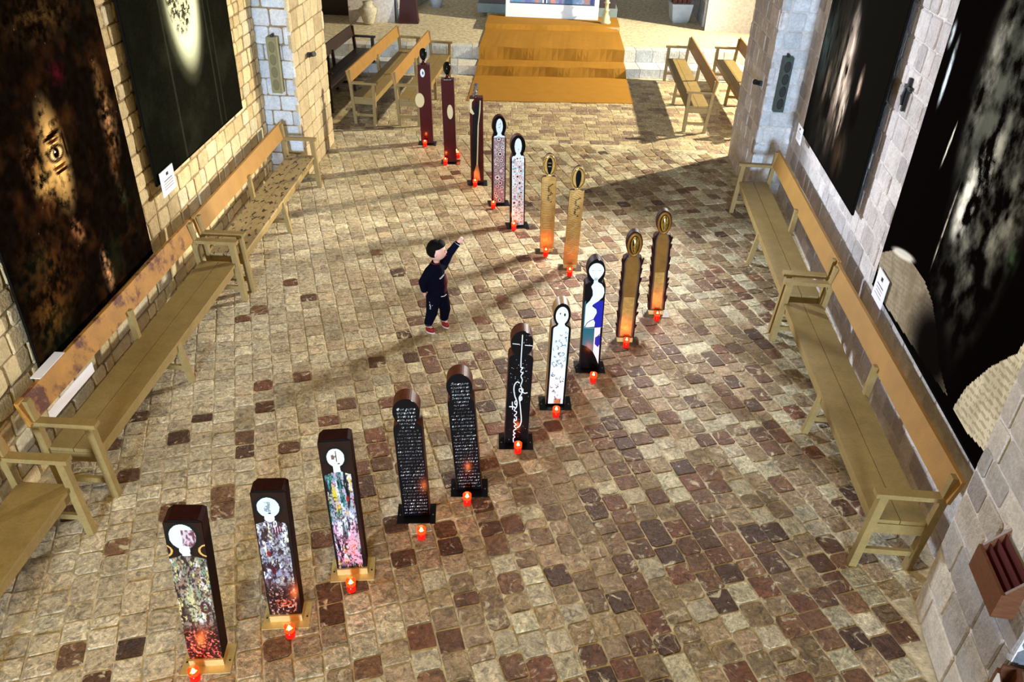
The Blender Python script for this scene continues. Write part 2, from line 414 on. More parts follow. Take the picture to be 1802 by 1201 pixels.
PAL_L = [(206, 186, 140), (198, 178, 134), (212, 194, 152), (188, 166, 122), (202, 190, 158)]
PAL_R = [(196, 190, 188), (184, 178, 178), (202, 196, 194), (174, 168, 168), (192, 184, 182)]
PAL_DAYLIT = [(204, 210, 216), (212, 216, 220), (196, 204, 210), (216, 218, 220)]  # pier stone tinted pale blue, the daylight on those faces put into the colour
PAL_P = [(200, 184, 148), (208, 192, 156), (190, 172, 138)]
def nrm(A, B, sgn):
    t = (np.array(B)-np.array(A)); t = t/np.linalg.norm(t); return (float(-t[1]*sgn), float(t[0]*sgn), 0)
nL = nrm(LA, LB, -1); nR = nrm(RA, RB, 1)
BOFF = 0.10
LAo, LBo = LA+np.array(nL[:2])*BOFF, LB+np.array(nL[:2])*BOFF
RAo, RBo = RA+np.array(nR[:2])*BOFF, RB+np.array(nR[:2])*BOFF
def rect(pts, A, B):   # s range and bottom height of a hanging from its outline in the photograph
    q = [on_plane(p, A, B) for p in pts]; return q
qA = rect([(75, 655), (270, 448), (0, 400), (172, 0)], LAo, LBo)
qB = rect([(278, 330), (427, 190), (207, 0), (403, 0)], LAo, LBo)
qC = rect([(1410, 240), (1500, 372), (1456, 0), (1602, 0)], RAo, RBo)
qD = rect([(1555, 440), (1735, 795), (1688, 0), (1562, 545)], RAo, RBo)
bA = (qA[0][0], qA[1][0], (qA[0][1]+qA[1][1])/2, 4.3)
bB = (qB[0][0], qB[1][0], (qB[0][1]+qB[1][1])/2, 4.6)
bC = (qC[1][0], qC[0][0], (qC[0][1]+qC[1][1])/2, 4.6)
bD = (-1.2+1.2+0.0, (qD[0][0]+qD[2][0])/2, qD[3][1]-0.02, 4.5)
wall_left = wallbox('wall_left', LA, LB, nL, 0.4, 5.2, 'mortar_warm')
stones(wall_left, LA, LB, 0, 5.2, nL, PAL_L, 3, lambda s, z: any(b[0]+0.1 < s < b[1]-0.05 and z > b[2]+0.2 for b in (bA, bB)), hs=(0.13, 0.20), ws=(0.15, 0.34), jit=0.009, gap=0.008)
wall_right = wallbox('wall_right', RA, RB, nR, 0.4, 5.2, 'mortar_pale')
stones(wall_right, RA, RB, 0, 5.2, nR, PAL_R, 4, lambda s, z: any(b[0]+0.1 < s < b[1]-0.05 and z > b[2]+0.2 for b in (bC, bD)), hs=(0.15, 0.24), ws=(0.18, 0.36), prot=0.006)

# piers at the mouth of the nave
def pier(name, cx, y0, y1, wallx, left):
    s = 1 if left else -1
    base = MB().box(min(wallx-0.9*s, cx-0.012*s), max(wallx-0.9*s, cx-0.012*s), y0+0.012, y1, -0.05, 5.2).build(name, 'mortar_warm' if left else 'mortar_pale', kind='structure')
    if left:
        stones(base, (wallx-0.02, y0+0.012), (cx, y0+0.012), 0, 5.2, (0, -1, 0), PAL_DAYLIT, 11, hs=(0.17, 0.24), ws=(0.18, 0.36), prot=0.008, cap=90)
        stones(base, (cx-0.012, y0), (cx-0.012, y1), 0, 5.2, (1, 0, 0), PAL_P, 12, hs=(0.17, 0.26), ws=(0.2, 0.42), prot=0.008, cap=140)
    else:
        stones(base, (cx, y0+0.012), (wallx+0.1, y0+0.012), 0, 5.2, (0, -1, 0), PAL_DAYLIT, 13, hs=(0.14, 0.24), ws=(0.18, 0.40), prot=0.008, cap=90)
        stones(base, (cx+0.012, y1), (cx+0.012, y0), 0, 5.2, (-1, 0, 0), PAL_R, 14, hs=(0.16, 0.26), ws=(0.2, 0.42), prot=0.006, cap=140)
    return base
pier('pier_left', -3.38, 10.55, 12.15, -3.85, True)
pier('pier_right', 2.80, 10.9, 12.45, 3.25, False)
# near pier on the right, angled a little
NA, NB = (2.50, 2.72), (2.60, 3.72)
near = wallbox('wall_near_pier', NA, NB, nrm(NA, NB, 1), 0.75, 5.2, 'mortar_pale')
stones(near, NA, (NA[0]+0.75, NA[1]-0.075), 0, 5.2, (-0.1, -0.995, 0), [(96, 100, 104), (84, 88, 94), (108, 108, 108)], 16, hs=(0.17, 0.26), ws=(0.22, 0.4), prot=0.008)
stones(near, NA, NB, 0, 5.2, nrm(NA, NB, 1), [(178, 170, 158), (196, 188, 174), (160, 154, 146), (150, 144, 140)], 15, hs=(0.17, 0.28), ws=(0.22, 0.45), prot=0.008)

# ---- altar platform and steps
AST = math.radians(5.5)
def step_obj(name, y, depth, z0, z1, material, label=None):
    mb = MB(); mb.box(-8.5, 8.5, 0.014, depth, z0-0.02, z1-0.010)
    o = mb.build(name, material, kind='structure'); o.location = (0, y, 0); o.rotation_euler = (0, 0, AST); return o
st1 = step_obj('trim_1', 16.72, 1.5, 0, 0.18, 'joint')
st2 = step_obj('trim_2', 17.30, 9.0, 0.16, 0.42, 'joint')
def step_stones(parent, z0, z1, depth, seed):
    rr = random.Random(seed); a = -6.5
    while a < 6.5:
        w = rr.uniform(0.28, 0.62)
        c = rr.choice([(196, 198, 196), (186, 188, 188), (204, 200, 188), (176, 180, 182)])
        x = a+w/2
        if abs(x) > 0:
            MB().box(a+0.006, a+w-0.006, rr.uniform(-0.006, 0.004), depth, z0, z1-rr.uniform(0.0, 0.006), lin(c)).build('step_stone', 'stone', parent)
        a += w
step_stones(st1, 0.0, 0.18, 0.57, 31); step_stones(st2, 0.18, 0.42, 0.30, 32)
pf = MB(); pave(pf, lambda x: 17.63+0.096*x, lambda x: 24.5, 0.41, -8, 8, org=(0, 17.3)); pf.build('paving_field', 'tile', st2, kind='stuff')
# low dais under the altar
dm = MB(); dm.box(-1.60, 1.40, 0, 4.0, 0.40, 0.52); dais = dm.build('trim_3', 'joint', kind='structure'); dais.location = (0, 19.03, 0); dais.rotation_euler = (0, 0, math.radians(3))

# ---- apse and transept walls
def simple_wall(name, A, B, sgn, z0, z1, pal, seed, cap, material='mortar_pale', hs=(0.2, 0.3), ws=(0.3, 0.6)):
    n_ = nrm(A, B, sgn); w_ = wallbox(name, A, B, n_, 0.4, z1, material, z0=z0)
    stones(w_, A, B, z0, z1, n_, pal, seed, hs=hs, ws=ws, cap=cap, prot=0.01); return w_
PAL_A = [(150, 154, 156), (162, 162, 158), (138, 144, 148), (170, 166, 156)]
simple_wall('wall_apse_right', (3.45, 20.15), (7.5, 19.75), 1, 0.40, 3.5, PAL_A, 41, 120, hs=(0.16, 0.2), ws=(0.22, 0.38))
simple_wall('wall_apse_side', (3.42, 24.0), (3.42, 20.2), -1, 0.40, 3.5, PAL_A, 42, 60)
simple_wall('wall_apse_left', (-3.72, 19.55), (-4.75, 19.45), -1, 0.40, 3.5, PAL_A, 43, 60)
simple_wall('wall_apse_inner', (-3.0, 24.5), (-3.70, 19.6), 1, 0.40, 3.5, PAL_A, 45, 60)
wallbox('wall_back', (7.0, 24.6), (-7.0, 24.6), (0, -1, 0), 0.4, 6.0, 'mortar_pale', z0=0.3)
MB().box(-9, -4.75, 19.7, 20.0, 0.4, 3.5).build('door_1', 'bench_dark', kind='structure')
MB().box(-9.2, -8.9, 10, 24.6, -0.1, 5.2).build('wall_transept_left', 'mortar_warm', kind='structure')
# stone chips standing at the foot of the apse wall
# ================================================================ BENCHES
def make_bench(L_, label, group, rail='bench_rail', seat='bench', wood='bench', planks=2, splay=0.05):
    t = thing('wooden_bench', label, 'bench', group=group)
    D = 0.42
    for k in range(planks):
        x0 = 0.0 + k*(0.37/planks); x1 = x0 + 0.37/planks - 0.006
        MB().box(x0, x1, 0.02, L_-0.02, 0.415, 0.445).build('seat_plank', seat, t)
    MB().box(0.018, 0.04, 0.05, L_-0.05, 0.335, 0.414).build('front_apron', wood, t)
    r = MB(); p = []
    for z, x in ((0.675, 0.385), (0.870, 0.425)):
        for y in (-0.04, L_+0.04):
            for dx in (0, 0.026): p.append((x+dx, y, z))
    r.hexa(p).build('back_rail', rail, t)
    for y in (0.0, L_-0.055):
        yc = y+0.0275
        MB().beam((0.02-splay, yc, 0), (0.015, yc, 0.655), 0.055, 0.055, (0, 1, 0)).build('leg', wood, t)
        MB().beam((0.345, yc, 0), (0.412, yc, 0.86), 0.05, 0.055, (0, 1, 0)).build('leg', wood, t)
        MB().box(-0.045, 0.40, y-0.008, y+0.065, 0.655, 0.690).build('armrest', wood, t)
        MB().box(0.02, 0.37, y+0.012, y+0.038, 0.33, 0.414).build('side_rail', wood, t)
        MB().box(0.0, 0.35, y+0.012, y+0.04, 0.13, 0.175).build('stretcher', wood, t)
    yc = L_/2
    MB().beam((0.02-splay, yc, 0), (0.03, yc, 0.41), 0.05, 0.05, (0, 1, 0)).build('leg', wood, t)
    MB().beam((0.345, yc, 0), (0.385, yc, 0.72), 0.05, 0.05, (0, 1, 0)).build('leg', wood, t)
    MB().box(0.0, 0.35, yc-0.014, yc+0.014, 0.13, 0.175).build('stretcher', wood, t)
    return t
def place_right(t, x, y, rz=0): t.location = (x, y, 0); t.rotation_euler = (0, 0, rz)
def place_left(t, x, y_far, rz=0): t.location = (x, y_far, 0); t.rotation_euler = (0, 0, math.pi+rz)
GB = 'wooden benches along the nave walls'; GT = 'wooden benches in the transept'
b = make_bench(2.98, 'long olive wooden bench under the eye banner, its back rail blotched red brown', GB, rail='bench_rail_stained'); place_left(b, -3.13, 7.20, math.radians(0.6))
b = make_bench(3.02, 'olive wooden bench with badly flaked seat paint, beside the left column speaker', GB, seat='bench_worn'); place_left(b, -3.17, 10.36, math.radians(1.0))
b = make_bench(2.6, 'wooden bench cut off by the lower left edge of the photo', GB, planks=1); place_left(b, -3.10, 3.90, math.radians(0.6))
b = make_bench(2.98, 'olive wooden bench on the right nearest the leaflet rack, below the largest banner', GB); place_right(b, 2.31, 4.02, math.radians(-1.2))
b = make_bench(3.10, 'olive wooden bench by the right wall, beside the pier with the dark column speaker', GB); place_right(b, 2.40, 7.12, math.radians(-2.0))
b = make_bench(3.5, 'pale wooden bench left of the altar carpet, the one nearest the dark bench', GT, splay=0.0); place_left(b, -2.73, 16.60, math.radians(-3))
b = make_bench(3.2, 'pale wooden bench behind the two oxblood figures, next to the altar carpet', GT, splay=0.0); place_left(b, -2.06, 16.30, math.radians(-2))
b = make_bench(3.3, 'wooden bench right of the altar carpet with lit seat', GT, splay=0.02); place_right(b, 2.24, 13.5, math.radians(0))
b = make_bench(3.3, 'wooden bench half hidden behind the right hand pier', GT, splay=0.02); place_right(b, 3.22, 13.6, math.radians(0))
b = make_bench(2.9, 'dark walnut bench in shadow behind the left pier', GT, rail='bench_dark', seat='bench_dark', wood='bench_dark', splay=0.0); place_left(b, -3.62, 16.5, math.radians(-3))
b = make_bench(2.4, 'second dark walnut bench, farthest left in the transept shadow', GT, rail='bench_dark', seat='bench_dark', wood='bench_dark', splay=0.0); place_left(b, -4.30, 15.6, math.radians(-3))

# ================================================================ ALTAR AREA
cp = MB()
prof = [(14.88, 0.012), (16.66, 0.012), (16.675, 0.195), (17.23, 0.195), (17.245, 0.435), (18.98, 0.435), (18.995, 0.545), (20.0, 0.545)]
rr_ = random.Random(5)
NX = 25
ring = []
for i, (y, z) in enumerate(prof):
    row = []
    hw = 1.50 if i > 1 else 1.53
    cx = -0.04 + (-0.06)*(y-15)/5
    for k in range(NX):
        u = k/(NX-1)*2-1; x = cx + u*hw
        wob = 0.018*math.sin(u*9+i*2.1)*(1 if 1 <= i <= 5 else 0.2)
        row.append((x, y + 0.096*(x) + wob - (0.03 if i in (1, 3, 5) else 0), z + (0.006*math.sin(u*13+i) if i in (2, 4) else 0)))
    ring.append(row)
P = [p for r_ in ring for p in r_]; F = [(i*NX+k, i*NX+k+1, (i+1)*NX+k+1, (i+1)*NX+k) for i in range(len(prof)-1) for k in range(NX-1)]
Pb = [(x, y+0.004, z-0.010) for x, y, z in P]; n0 = len(P)
Fb = [tuple(n0+i for i in reversed(f)) for f in F]
m_ = len(prof)
rim = [(k, k+n0, k+1+n0, k+1) for k in range(NX-1)] + [((m_-1)*NX+k+1, (m_-1)*NX+k+1+n0, (m_-1)*NX+k+n0, (m_-1)*NX+k) for k in range(NX-1)]
rim += [((i+1)*NX, (i+1)*NX+n0, i*NX+n0, i*NX) for i in range(m_-1)] + [(i*NX+NX-1, i*NX+NX-1+n0, (i+1)*NX+NX-1+n0, (i+1)*NX+NX-1) for i in range(m_-1)]
cp.poly(P+Pb, F+Fb+rim)
tag(cp.build('altar_carpet', 'carpet'), 'ochre brown carpet running down the altar steps', 'carpet')
# white panel with a printed painting
bd = thing('altar_poster', 'white board with a blue and orange painting, in front of the altar', 'poster', (-0.13, 19.72, 0.545), math.radians(1))
MB().box(-1.07, 1.07, 0, 0.05, 0.0, 1.15).build('board', 'white_gloss', bd)
def altar_paint(u, v):
    c = const(u, (120, 140, 178)) + (fbm(u*12, v*12, 3)[..., None]-0.5)*90
    for (cu, w, col) in ((0.15, 0.12, (90, 150, 190)), (0.42, 0.12, (110, 110, 180)), (0.62, 0.05, (210, 130, 110)), (0.98, 0.07, (226, 140, 120)), (1.15, 0.05, (120, 100, 150)), (1.4, 0.15, (90, 130, 170)), (1.75, 0.08, (170, 120, 110)), (1.88, 0.06, (60, 60, 110))):
        c = mixc(c, col, np.clip((1-np.abs(u-cu)/w)*2, 0, 1)*(0.5+0.5*fbm(u*20, v*20, 8)))
    c = mixc(c, (70, 70, 110), ((np.abs(u-0.80) < 0.02)).astype(float)); c = mixc(c, (232, 232, 240), ((np.abs(u-0.76) < 0.015) | (np.abs(u-0.835) < 0.015)).astype(float))
    return mixc(c, (70, 90, 110), (v < 0.02).astype(float))
grid('painting_print', (-0.97, -0.004, 0.30), (1, 0, 0), (0, 0, 1), 160, 60, altar_paint, 1.94, 0.75, 'canvas', bd)
al = thing('stone_altar', 'dark altar table with grey stone base behind the white panel', 'altar', (-0.1, 20.25, 0.52), 0)
MB().box(-1.75, 1.45, 0.0, 1.0, 0.20, 0.95).build('table_body', 'dark_altar', al)
MB().box(-1.80, 1.5, -0.05, 1.05, 0.0, 0.20).build('table_base', 'grey_altar', al)
cs = MB(); cs.lathe([(0.115, 0), (0.12, 0.03), (0.095, 0.07), (0.085, 0.14), (0.05, 0.20), (0.045, 0.26), (0.07, 0.28), (0.045, 0.30), (0.04, 0.42), (0.075, 0.44), (0.045, 0.47), (0.035, 0.62), (0.05, 0.66), (0.03, 0.70), (0.03, 0.9)], 20)
o = cs.build('candlestick', 'cream', smooth=True); o.location = (1.10, 19.42, 0.545); tag(o, 'tall cream turned candlestick right of the white altar panel', 'candlestick')
ob = thing('draped_pedestal', 'dark red tapering pedestal in front of the left apse wall', 'pedestal', (-3.39, 19.32, 0.41), 0.1)
MB().loft([[(sx*w, sy*w, z) for sx, sy in ((-1, -1), (1, -1), (1, 1), (-1, 1))] for w, z in ((0.23, 0), (0.22, 0.04), (0.15, 0.75), (0.15, 1.1))]).build('shaft', 'dark_cloth', ob)
def pot(name, label, cat, loc, prof, material, square=False, extra=None, group=None):
    t = thing(name, label, cat, loc, 0.1, group)
    if square: MB().loft([[(sx*w, sy*w, z) for sx, sy in ((-1, -1), (1, -1), (1, 1), (-1, 1))] for w, z in prof]).build('body', material, t)
    else: MB().lathe(prof, 20).build('body', material, t, smooth=True)
    if extra: extra(t)
    return t
pot('stone_vase', 'pale carved stone vase left of the dark red pedestal', 'vase', (-4.22, 18.86, 0.43), [(0.11, 0), (0.12, 0.03), (0.19, 0.25), (0.20, 0.32), (0.16, 0.34), (0.10, 0.40), (0.12, 0.46)], 'vase_stone')
pot('small_pot', 'small grey pot in the shade right of the dark red pedestal', 'pot', (-3.02, 21.2, 0.41), [(0.12, 0), (0.19, 0.25), (0.21, 0.28), (0.17, 0.28)], 'plaster_blue')
def slats(t):
    for k in range(4): MB().box(-0.21+k*0.11, -0.12+k*0.11, -0.12, 0.12, 0.40, 0.75).build('planter_board', 'terracotta', t)
pot('square_planter', 'pale square planter with brown boards standing in it, right of the altar', 'planter', (2.93, 20.75, 0.41), [(0.17, 0), (0.20, 0.05), (0.25, 0.42), (0.22, 0.42)], 'plaster_blue', True, slats)
# ================================================================ HANGINGS
def basis_wall(A, B, n_):
    t = (np.array(B)-np.array(A)); t = t/np.linalg.norm(t); return np.array([A[0], A[1], 0.0]), np.array([t[0], t[1], 0.0]), np.array(n_, float)
OL, TL, NL = basis_wall(LAo, LBo, nL); ORr, TR, NR = basis_wall(RAo, RBo, nR)
def S(pts, left=True):
    return [on_plane(p, LAo, LBo) if left else on_plane(p, RAo, RBo) for p in pts]
def banner(name, label, b, left, fn, cell=0.012, bulge=None, mask=None):
    O, T, Nn = (OL, TL, NL) if left else (ORr, TR, NR)
    s0, s1, z0, z1 = b; w = s1-s0; h = z1-z0
    t = thing(name, label, 'banner', tuple(O + T*(s0+s1)/2 + np.array([0, 0, z0])), 0, 'photo banners hung on the nave walls')
    loc = np.array(t.location)
    fr = MB(); d = 0.02
    p = []
    for z in (z0-0.0, z1):
        for k in (0.0, 1.0):
            for s_ in (s0, s1): p.append(O + T*s_ - Nn*(0.004+d*k) + np.array([0, 0, z]) - loc)
    if not mask: fr.hexa(p, lin((20, 18, 16))).build('backing', 'canvas', t)
    rod = MB().tube([O+T*(s0)+np.array([0, 0, z0+0.01])-loc-Nn*0.01, O+T*(s1)+np.array([0, 0, z0+0.01])-loc-Nn*0.01], 0.014, 8, lin((12, 12, 12)))
    if not mask: rod.build('bottom_rod', 'canvas', t)
    def f2(u, v): return fn(u+s0, v+z0)
    grid('print', O + T*s0 + np.array([0, 0, z0]) - loc, T, (0, 0, 1), int(w/cell), int(h/cell), f2, w, h, 'canvas', t, bulge=bulge, mask=mask)
    return t
def k_at(x, y, left=True): return on_plane((x, y), LAo, LBo) if left else on_plane((x, y), RAo, RBo)
def paint_eye(s, z):
    c = const(s, (13, 8, 5)); n = fbm(s*6, z*6, 2, 5); n2 = fbm(s*22, z*22, 9, 4); n3 = fbm(s*2, z*2, 30, 3)
    c = mixc(c, (58, 32, 14), np.clip((n-0.48)*2.6, 0, 1)*0.8)
    c = mixc(c, (12, 26, 16), np.clip((n3-0.55)*4, 0, 1)*0.5)
    def g(x, y, ru, rv, col, amt, soft=0.9, rot=0.0, tex=True, tex_lo=0.32):
        nonlocal c
        a, b_ = k_at(x, y); f = blob(s, z, a, b_, ru, rv, soft, rot)*amt
        if tex: f = f*np.clip((n2-tex_lo)*2.6, 0, 1)
        c = mixc(c, col, f)
    g(190, 210, 0.16, 0.42, (190, 140, 88), 0.9, 0.9); g(170, 130, 0.10, 0.20, (120, 90, 50), 0.8)
    g(190, 475, 0.10, 0.26, (214, 156, 104), 1.0, 0.8); g(138, 405, 0.10, 0.16, (206, 140, 92), 0.9, 0.8, 0.5)
    g(70, 30, 0.6, 0.22, (92, 66, 30), 0.7); g(200, 290, 0.10, 0.2, (110, 74, 44), 0.8)
    g(90, 480, 0.5, 0.5, (104, 60, 24), 0.55); g(90, 560, 0.3, 0.3, (150, 96, 36), 0.5); g(215, 340, 0.08, 0.25, (40, 80, 62), 0.6)
    g(85, 300, 0.30, 0.42, (150, 96, 46), 0.85, 0.9)
    g(98, 275, 0.20, 0.50, (246, 196, 116), 1.2, 0.8, 0.0, True, 0.12); g(60, 285, 0.18, 0.20, (130, 86, 44), 0.9, 0.8); g(80, 320, 0.20, 0.16, (226, 180, 104), 0.9, 0.8)
    a, b_ = k_at(99, 270)
    def e(du, dv, ru, rv, col, amt=1, soft=0.3, rot=0.0):
        nonlocal c; c = mixc(c, col, blob(s, z, a+du, b_+dv, ru, rv, soft, rot)*amt)
    e(0, 0.0, 0.125, 0.075, (24, 10, 6)); e(0.0, 0.0, 0.10, 0.052, (244, 214, 150)); e(0.0, 0.004, 0.046, 0.050, (16, 6, 4)); e(-0.014, 0.016, 0.014, 0.012, (255, 240, 220))
    e(0.0, 0.135, 0.13, 0.024, (20, 8, 4), 1, 0.3, 0.12); e(0.0, 0.092, 0.11, 0.010, (60, 26, 10)); e(0.0, -0.10, 0.11, 0.012, (90, 46, 18)); e(0.01, -0.135, 0.10, 0.018, (34, 14, 6))
    e(0.135, 0.02, 0.012, 0.13, (30, 10, 6)); e(-0.32, 0.06, 0.11, 0.05, (14, 6, 4), 0.9, 0.4, 0.5)
    g(100, 130, 0.16, 0.12, (70, 10, 22), 0.8)
    c += (n2[..., None]-0.5)*12
    sp = vnoise(s*90, z*90, 77) > 0.985
    return mixc(c, (120, 100, 80), sp*0.5)
def paint_oval(s, z):
    c = const(s, (17, 17, 12)); n = fbm(s*3, z*3, 12, 4); n2 = fbm(s*26, z*26, 21, 4); n3 = fbm(s*60, z*60, 5, 2)
    c = mixc(c, (38, 40, 30), np.clip((n-0.5)*3, 0, 1)*0.4)
    a, b_ = k_at(326, 42); b_ += 0.42; c = mixc(c, (120, 124, 96), blob(s, z, a, b_-0.12, 0.52, 0.92, 0.45)); c = mixc(c, (212, 216, 188), blob(s, z, a+0.02, b_-0.12, 0.44, 0.80, 0.35)*0.95)
    inn = blob(s, z, a-0.06, b_+0.06, 0.34, 0.60, 0.15); tx = np.clip((n2-0.40)*7, 0, 1)
    c = mixc(c, (40, 38, 28), inn*(1-tx)*0.95); c = mixc(c, (150, 146, 116), inn*tx*0.4)
    c = mixc(c, (14, 12, 9), inn*np.clip((z-(b_+0.34))*9, 0, 1)*0.9)
    c = mixc(c, (190, 190, 160), ((np.abs((s-a)+(z-b_)*0.9-0.25) < 0.008)*inn))
    for ds, w in ((0.52, 0.03), (0.66, 0.02), (-0.52, 0.03)): c = mixc(c, (58, 60, 50), np.clip(1-np.abs(s-a-ds)/w, 0, 1)*0.5)
    return c + (n3[..., None]-0.5)*8
def paint_flame(s, z):
    c = const(s, (16, 14, 11)); nx = fbm(s*9, z*2.2, 31, 5); n = fbm(s*14+nx*3, z*4, 41, 4)
    def g(x, y, ru, rv, col, amt, soft=0.8, rot=0.0):
        nonlocal c; a, b_ = k_at(x, y, False); c = mixc(c, col, np.clip(blob(s, z, a, b_, ru, rv, soft, rot)*amt*np.clip((n-0.22)*2.3, 0, 1.2), 0, 1))
    g(1470, 130, 0.75, 1.3, (70, 66, 56), 0.5); g(1455, 70, 0.4, 0.6, (56, 66, 62), 0.8)
    g(1480, 150, 0.42, 0.8, (132, 112, 96), 1.0); g(1490, 110, 0.20, 0.62, (214, 192, 172), 1.2, 0.6); g(1483, 190, 0.14, 0.36, (226, 204, 180), 1.0, 0.7)
    g(1455, 145, 0.10, 0.26, (180, 150, 122), 1.0); g(1512, 155, 0.09, 0.24, (196, 166, 140), 1.0); g(1472, 230, 0.06, 0.26, (190, 160, 136), 1.0); g(1500, 60, 0.12, 0.4, (110, 98, 84), 1.0)
    a, b_ = k_at(1503, 200, False); c = mixc(c, (12, 8, 6), blob(s, z, a, b_, 0.16, 0.2, 0.4)*0.95); a, b_ = k_at(1455, 190, False); c = mixc(c, (14, 10, 8), blob(s, z, a, b_, 0.13, 0.16, 0.4)*0.9)
    g(1475, 270, 0.3, 0.3, (70, 54, 40), 0.8)
    return c
def paint_rock(s, z):
    c = const(s, (7, 5, 4)); n = fbm(s*3.2, z*2.2, 51, 5); n2 = fbm(s*9, z*7, 61, 5)
    def g(x, y, ru, rv, col, amt, soft=0.8, rot=0.0, lo=0.33, k=2.4):
        nonlocal c; a, b_ = k_at(x, y, False); c = mixc(c, col, np.clip(blob(s, z, a, b_, ru, rv, soft, rot)*amt*np.clip((n2-lo)*k, 0, 1), 0, 1))
    g(1752, 330, 0.60, 1.5, (112, 112, 100), 1.0, 0.6); g(1770, 130, 0.45, 1.0, (86, 88, 78), 1.0, 0.7)
    g(1745, 120, 0.16, 0.75, (150, 146, 132), 0.9, 0.7); g(1715, 330, 0.20, 0.45, (232, 228, 210), 1.3, 0.6, 0.15); g(1700, 365, 0.13, 0.30, (244, 240, 226), 1.2, 0.6)
    g(1745, 290, 0.2, 0.35, (176, 172, 154), 1.0); g(1785, 380, 0.22, 0.3, (140, 138, 122), 0.9); g(1745, 420, 0.16, 0.2, (134, 134, 118), 1.0)
    g(1668, 130, 0.045, 0.30, (206, 220, 224), 1.6, 0.7, 0.0, 0.2); g(1676, 60, 0.05, 0.12, (190, 200, 204), 1.3, 0.7, 0.0, 0.2)
    g(1670, 255, 0.018, 0.20, (210, 206, 190), 1.8, 0.7, 0.1, 0.1); g(1663, 400, 0.014, 0.40, (190, 180, 160), 1.7, 0.7, 0.0, 0.2); g(1780, 460, 0.10, 0.12, (60, 84, 54), 1.0)
    # two pale printed pages, curling
    def page(poly, col, lines):
        nonlocal c
        P_ = [k_at(x, y, False) for x, y in poly]; ins = np.zeros(s.shape, bool)
        for i in range(len(P_)):
            (x1, y1), (x2, y2) = P_[i], P_[(i+1) % len(P_)]
            ins ^= ((y1 > z) != (y2 > z)) & (s < (x2-x1)*(z-y1)/((y2-y1) if abs(y2-y1) > 1e-9 else 1e-9)+x1)
        cc = const(s, col) - 26*np.clip((n2-0.45)*4, 0, 1)[..., None]
        ph = lines[0]*s + lines[1]*z; ln = (np.sin(ph) > 0.2)*(vnoise(s*70, z*50, 91) > 0.35)
        cc = mixc(cc, (120, 108, 88), ln*lines[2]); c = np.where(ins[..., None], cc, c)
    page([(1550, 445), (1575, 440), (1600, 455), (1625, 490), (1640, 530), (1648, 580), (1652, 640), (1668, 700), (1640, 660), (1600, 600), (1560, 540), (1540, 510)], (150, 138, 116), (30, 150, 0.5))
    a, b_ = k_at(1640, 610, False); c = mixc(c, (9, 7, 6), blob(s, z, a, b_-0.02, 0.55, 0.42, 0.6)*0.97)
    a, b_ = k_at(1588, 452, False); c = mixc(c, (222, 216, 202), blob(s, z, a, b_+0.02, 0.30, 0.045, 0.4, -0.25)*0.9)
    page([(1676, 720), (1700, 682), (1745, 645), (1790, 622), (1810, 590), (1830, 560), (1830, 640), (1800, 690), (1760, 740), (1737, 800), (1728, 790), (1700, 760)], (214, 206, 178), (16, 120, 0.4))
    return c
banner('photo_banner', 'dark banner with a glowing eye and face, nearest on the left wall', bA, True, paint_eye)
banner('photo_banner', 'black banner with a pale glowing oval, farther along the left wall', bB, True, paint_oval, 0.014)
banner('photo_banner', 'dark banner with a pale flame shape, right wall beside the small cross', bC, False, paint_flame, 0.014)
banner('photo_banner', 'largest black banner with grey rock texture and pale pages, near right wall', bD, False, paint_rock, 0.012)

# small cards beside the banners
def wall_card(label, pts, left, size, dz=0.0, tiltless=True):
    s_, z_ = (on_plane(pts, LAo, LBo) if left else on_plane(pts, RAo, RBo)); O, T, Nn = (basis_wall(LAo, LBo, nL) if left else basis_wall(RAo, RBo, nR))
    loc = O + T*s_ + Nn*0.022 + np.array([0, 0, z_]); rz = math.atan2(T[1], T[0]) if not left else math.atan2(T[1], T[0])+math.pi
    t = thing('caption_card', label, 'card', tuple(loc), rz, 'white caption cards of the exhibition')
    w, h = size; s = -1 if left else 1
    MB().box(-w/2, w/2, -0.004, 0.004, 0, h).build('card', 'paper', t)
    fy = 0.0055*(1 if not left else 1)
    nsgn = 1
    # the printed side looks into the nave
    loc_n = Vector(Nn); front = 1 if (Matrix.Rotation(rz, 3, 'Z') @ Vector((0, 1, 0))).dot(loc_n) > 0 else -1
    y = 0.0055*front
    MB().box(-0.022, 0.022, min(y, y+0.001*front), max(y, y+0.001*front), h*0.74, h*0.86).build('logo', 'black', t)
    for k in range(4):
        wd = w*(0.30 if k == 0 else R.uniform(0.25, 0.36))
        MB().box(-wd, wd, min(y, y+0.001*front), max(y, y+0.001*front), h*(0.56-0.11*k), h*(0.585-0.11*k)).build('text_line', 'black' if k == 0 else 'grey_ink', t)
    return t
wall_card('white caption card at the lower corner of the glowing oval banner', (296, 338), True, (0.30, 0.24))
wall_card('white caption card under the lower corner of the flame banner', (1407, 250), False, (0.28, 0.20))
wall_card('white caption card below the largest banner, above the wooden benches', (1546, 532), False, (0.27, 0.27))
t = thing('caption_card', 'pale card lying across the top of the red blotched bench rail', 'card', (-3.575, 4.64, 0.872), math.pi/2+math.radians(1.2))
MB().box(-0.17, 0.17, -0.045, 0.03, 0.0, 0.005).build('card', 'paper', t)
t = thing('card_strip', 'long white card strip fixed under the stained bench rail', 'card', (-3.475, 4.66, 0.575), math.pi/2+math.radians(0.6))
MB().box(-0.30, 0.34, -0.003, 0.003, 0, 0.09).build('card', 'paper', t)

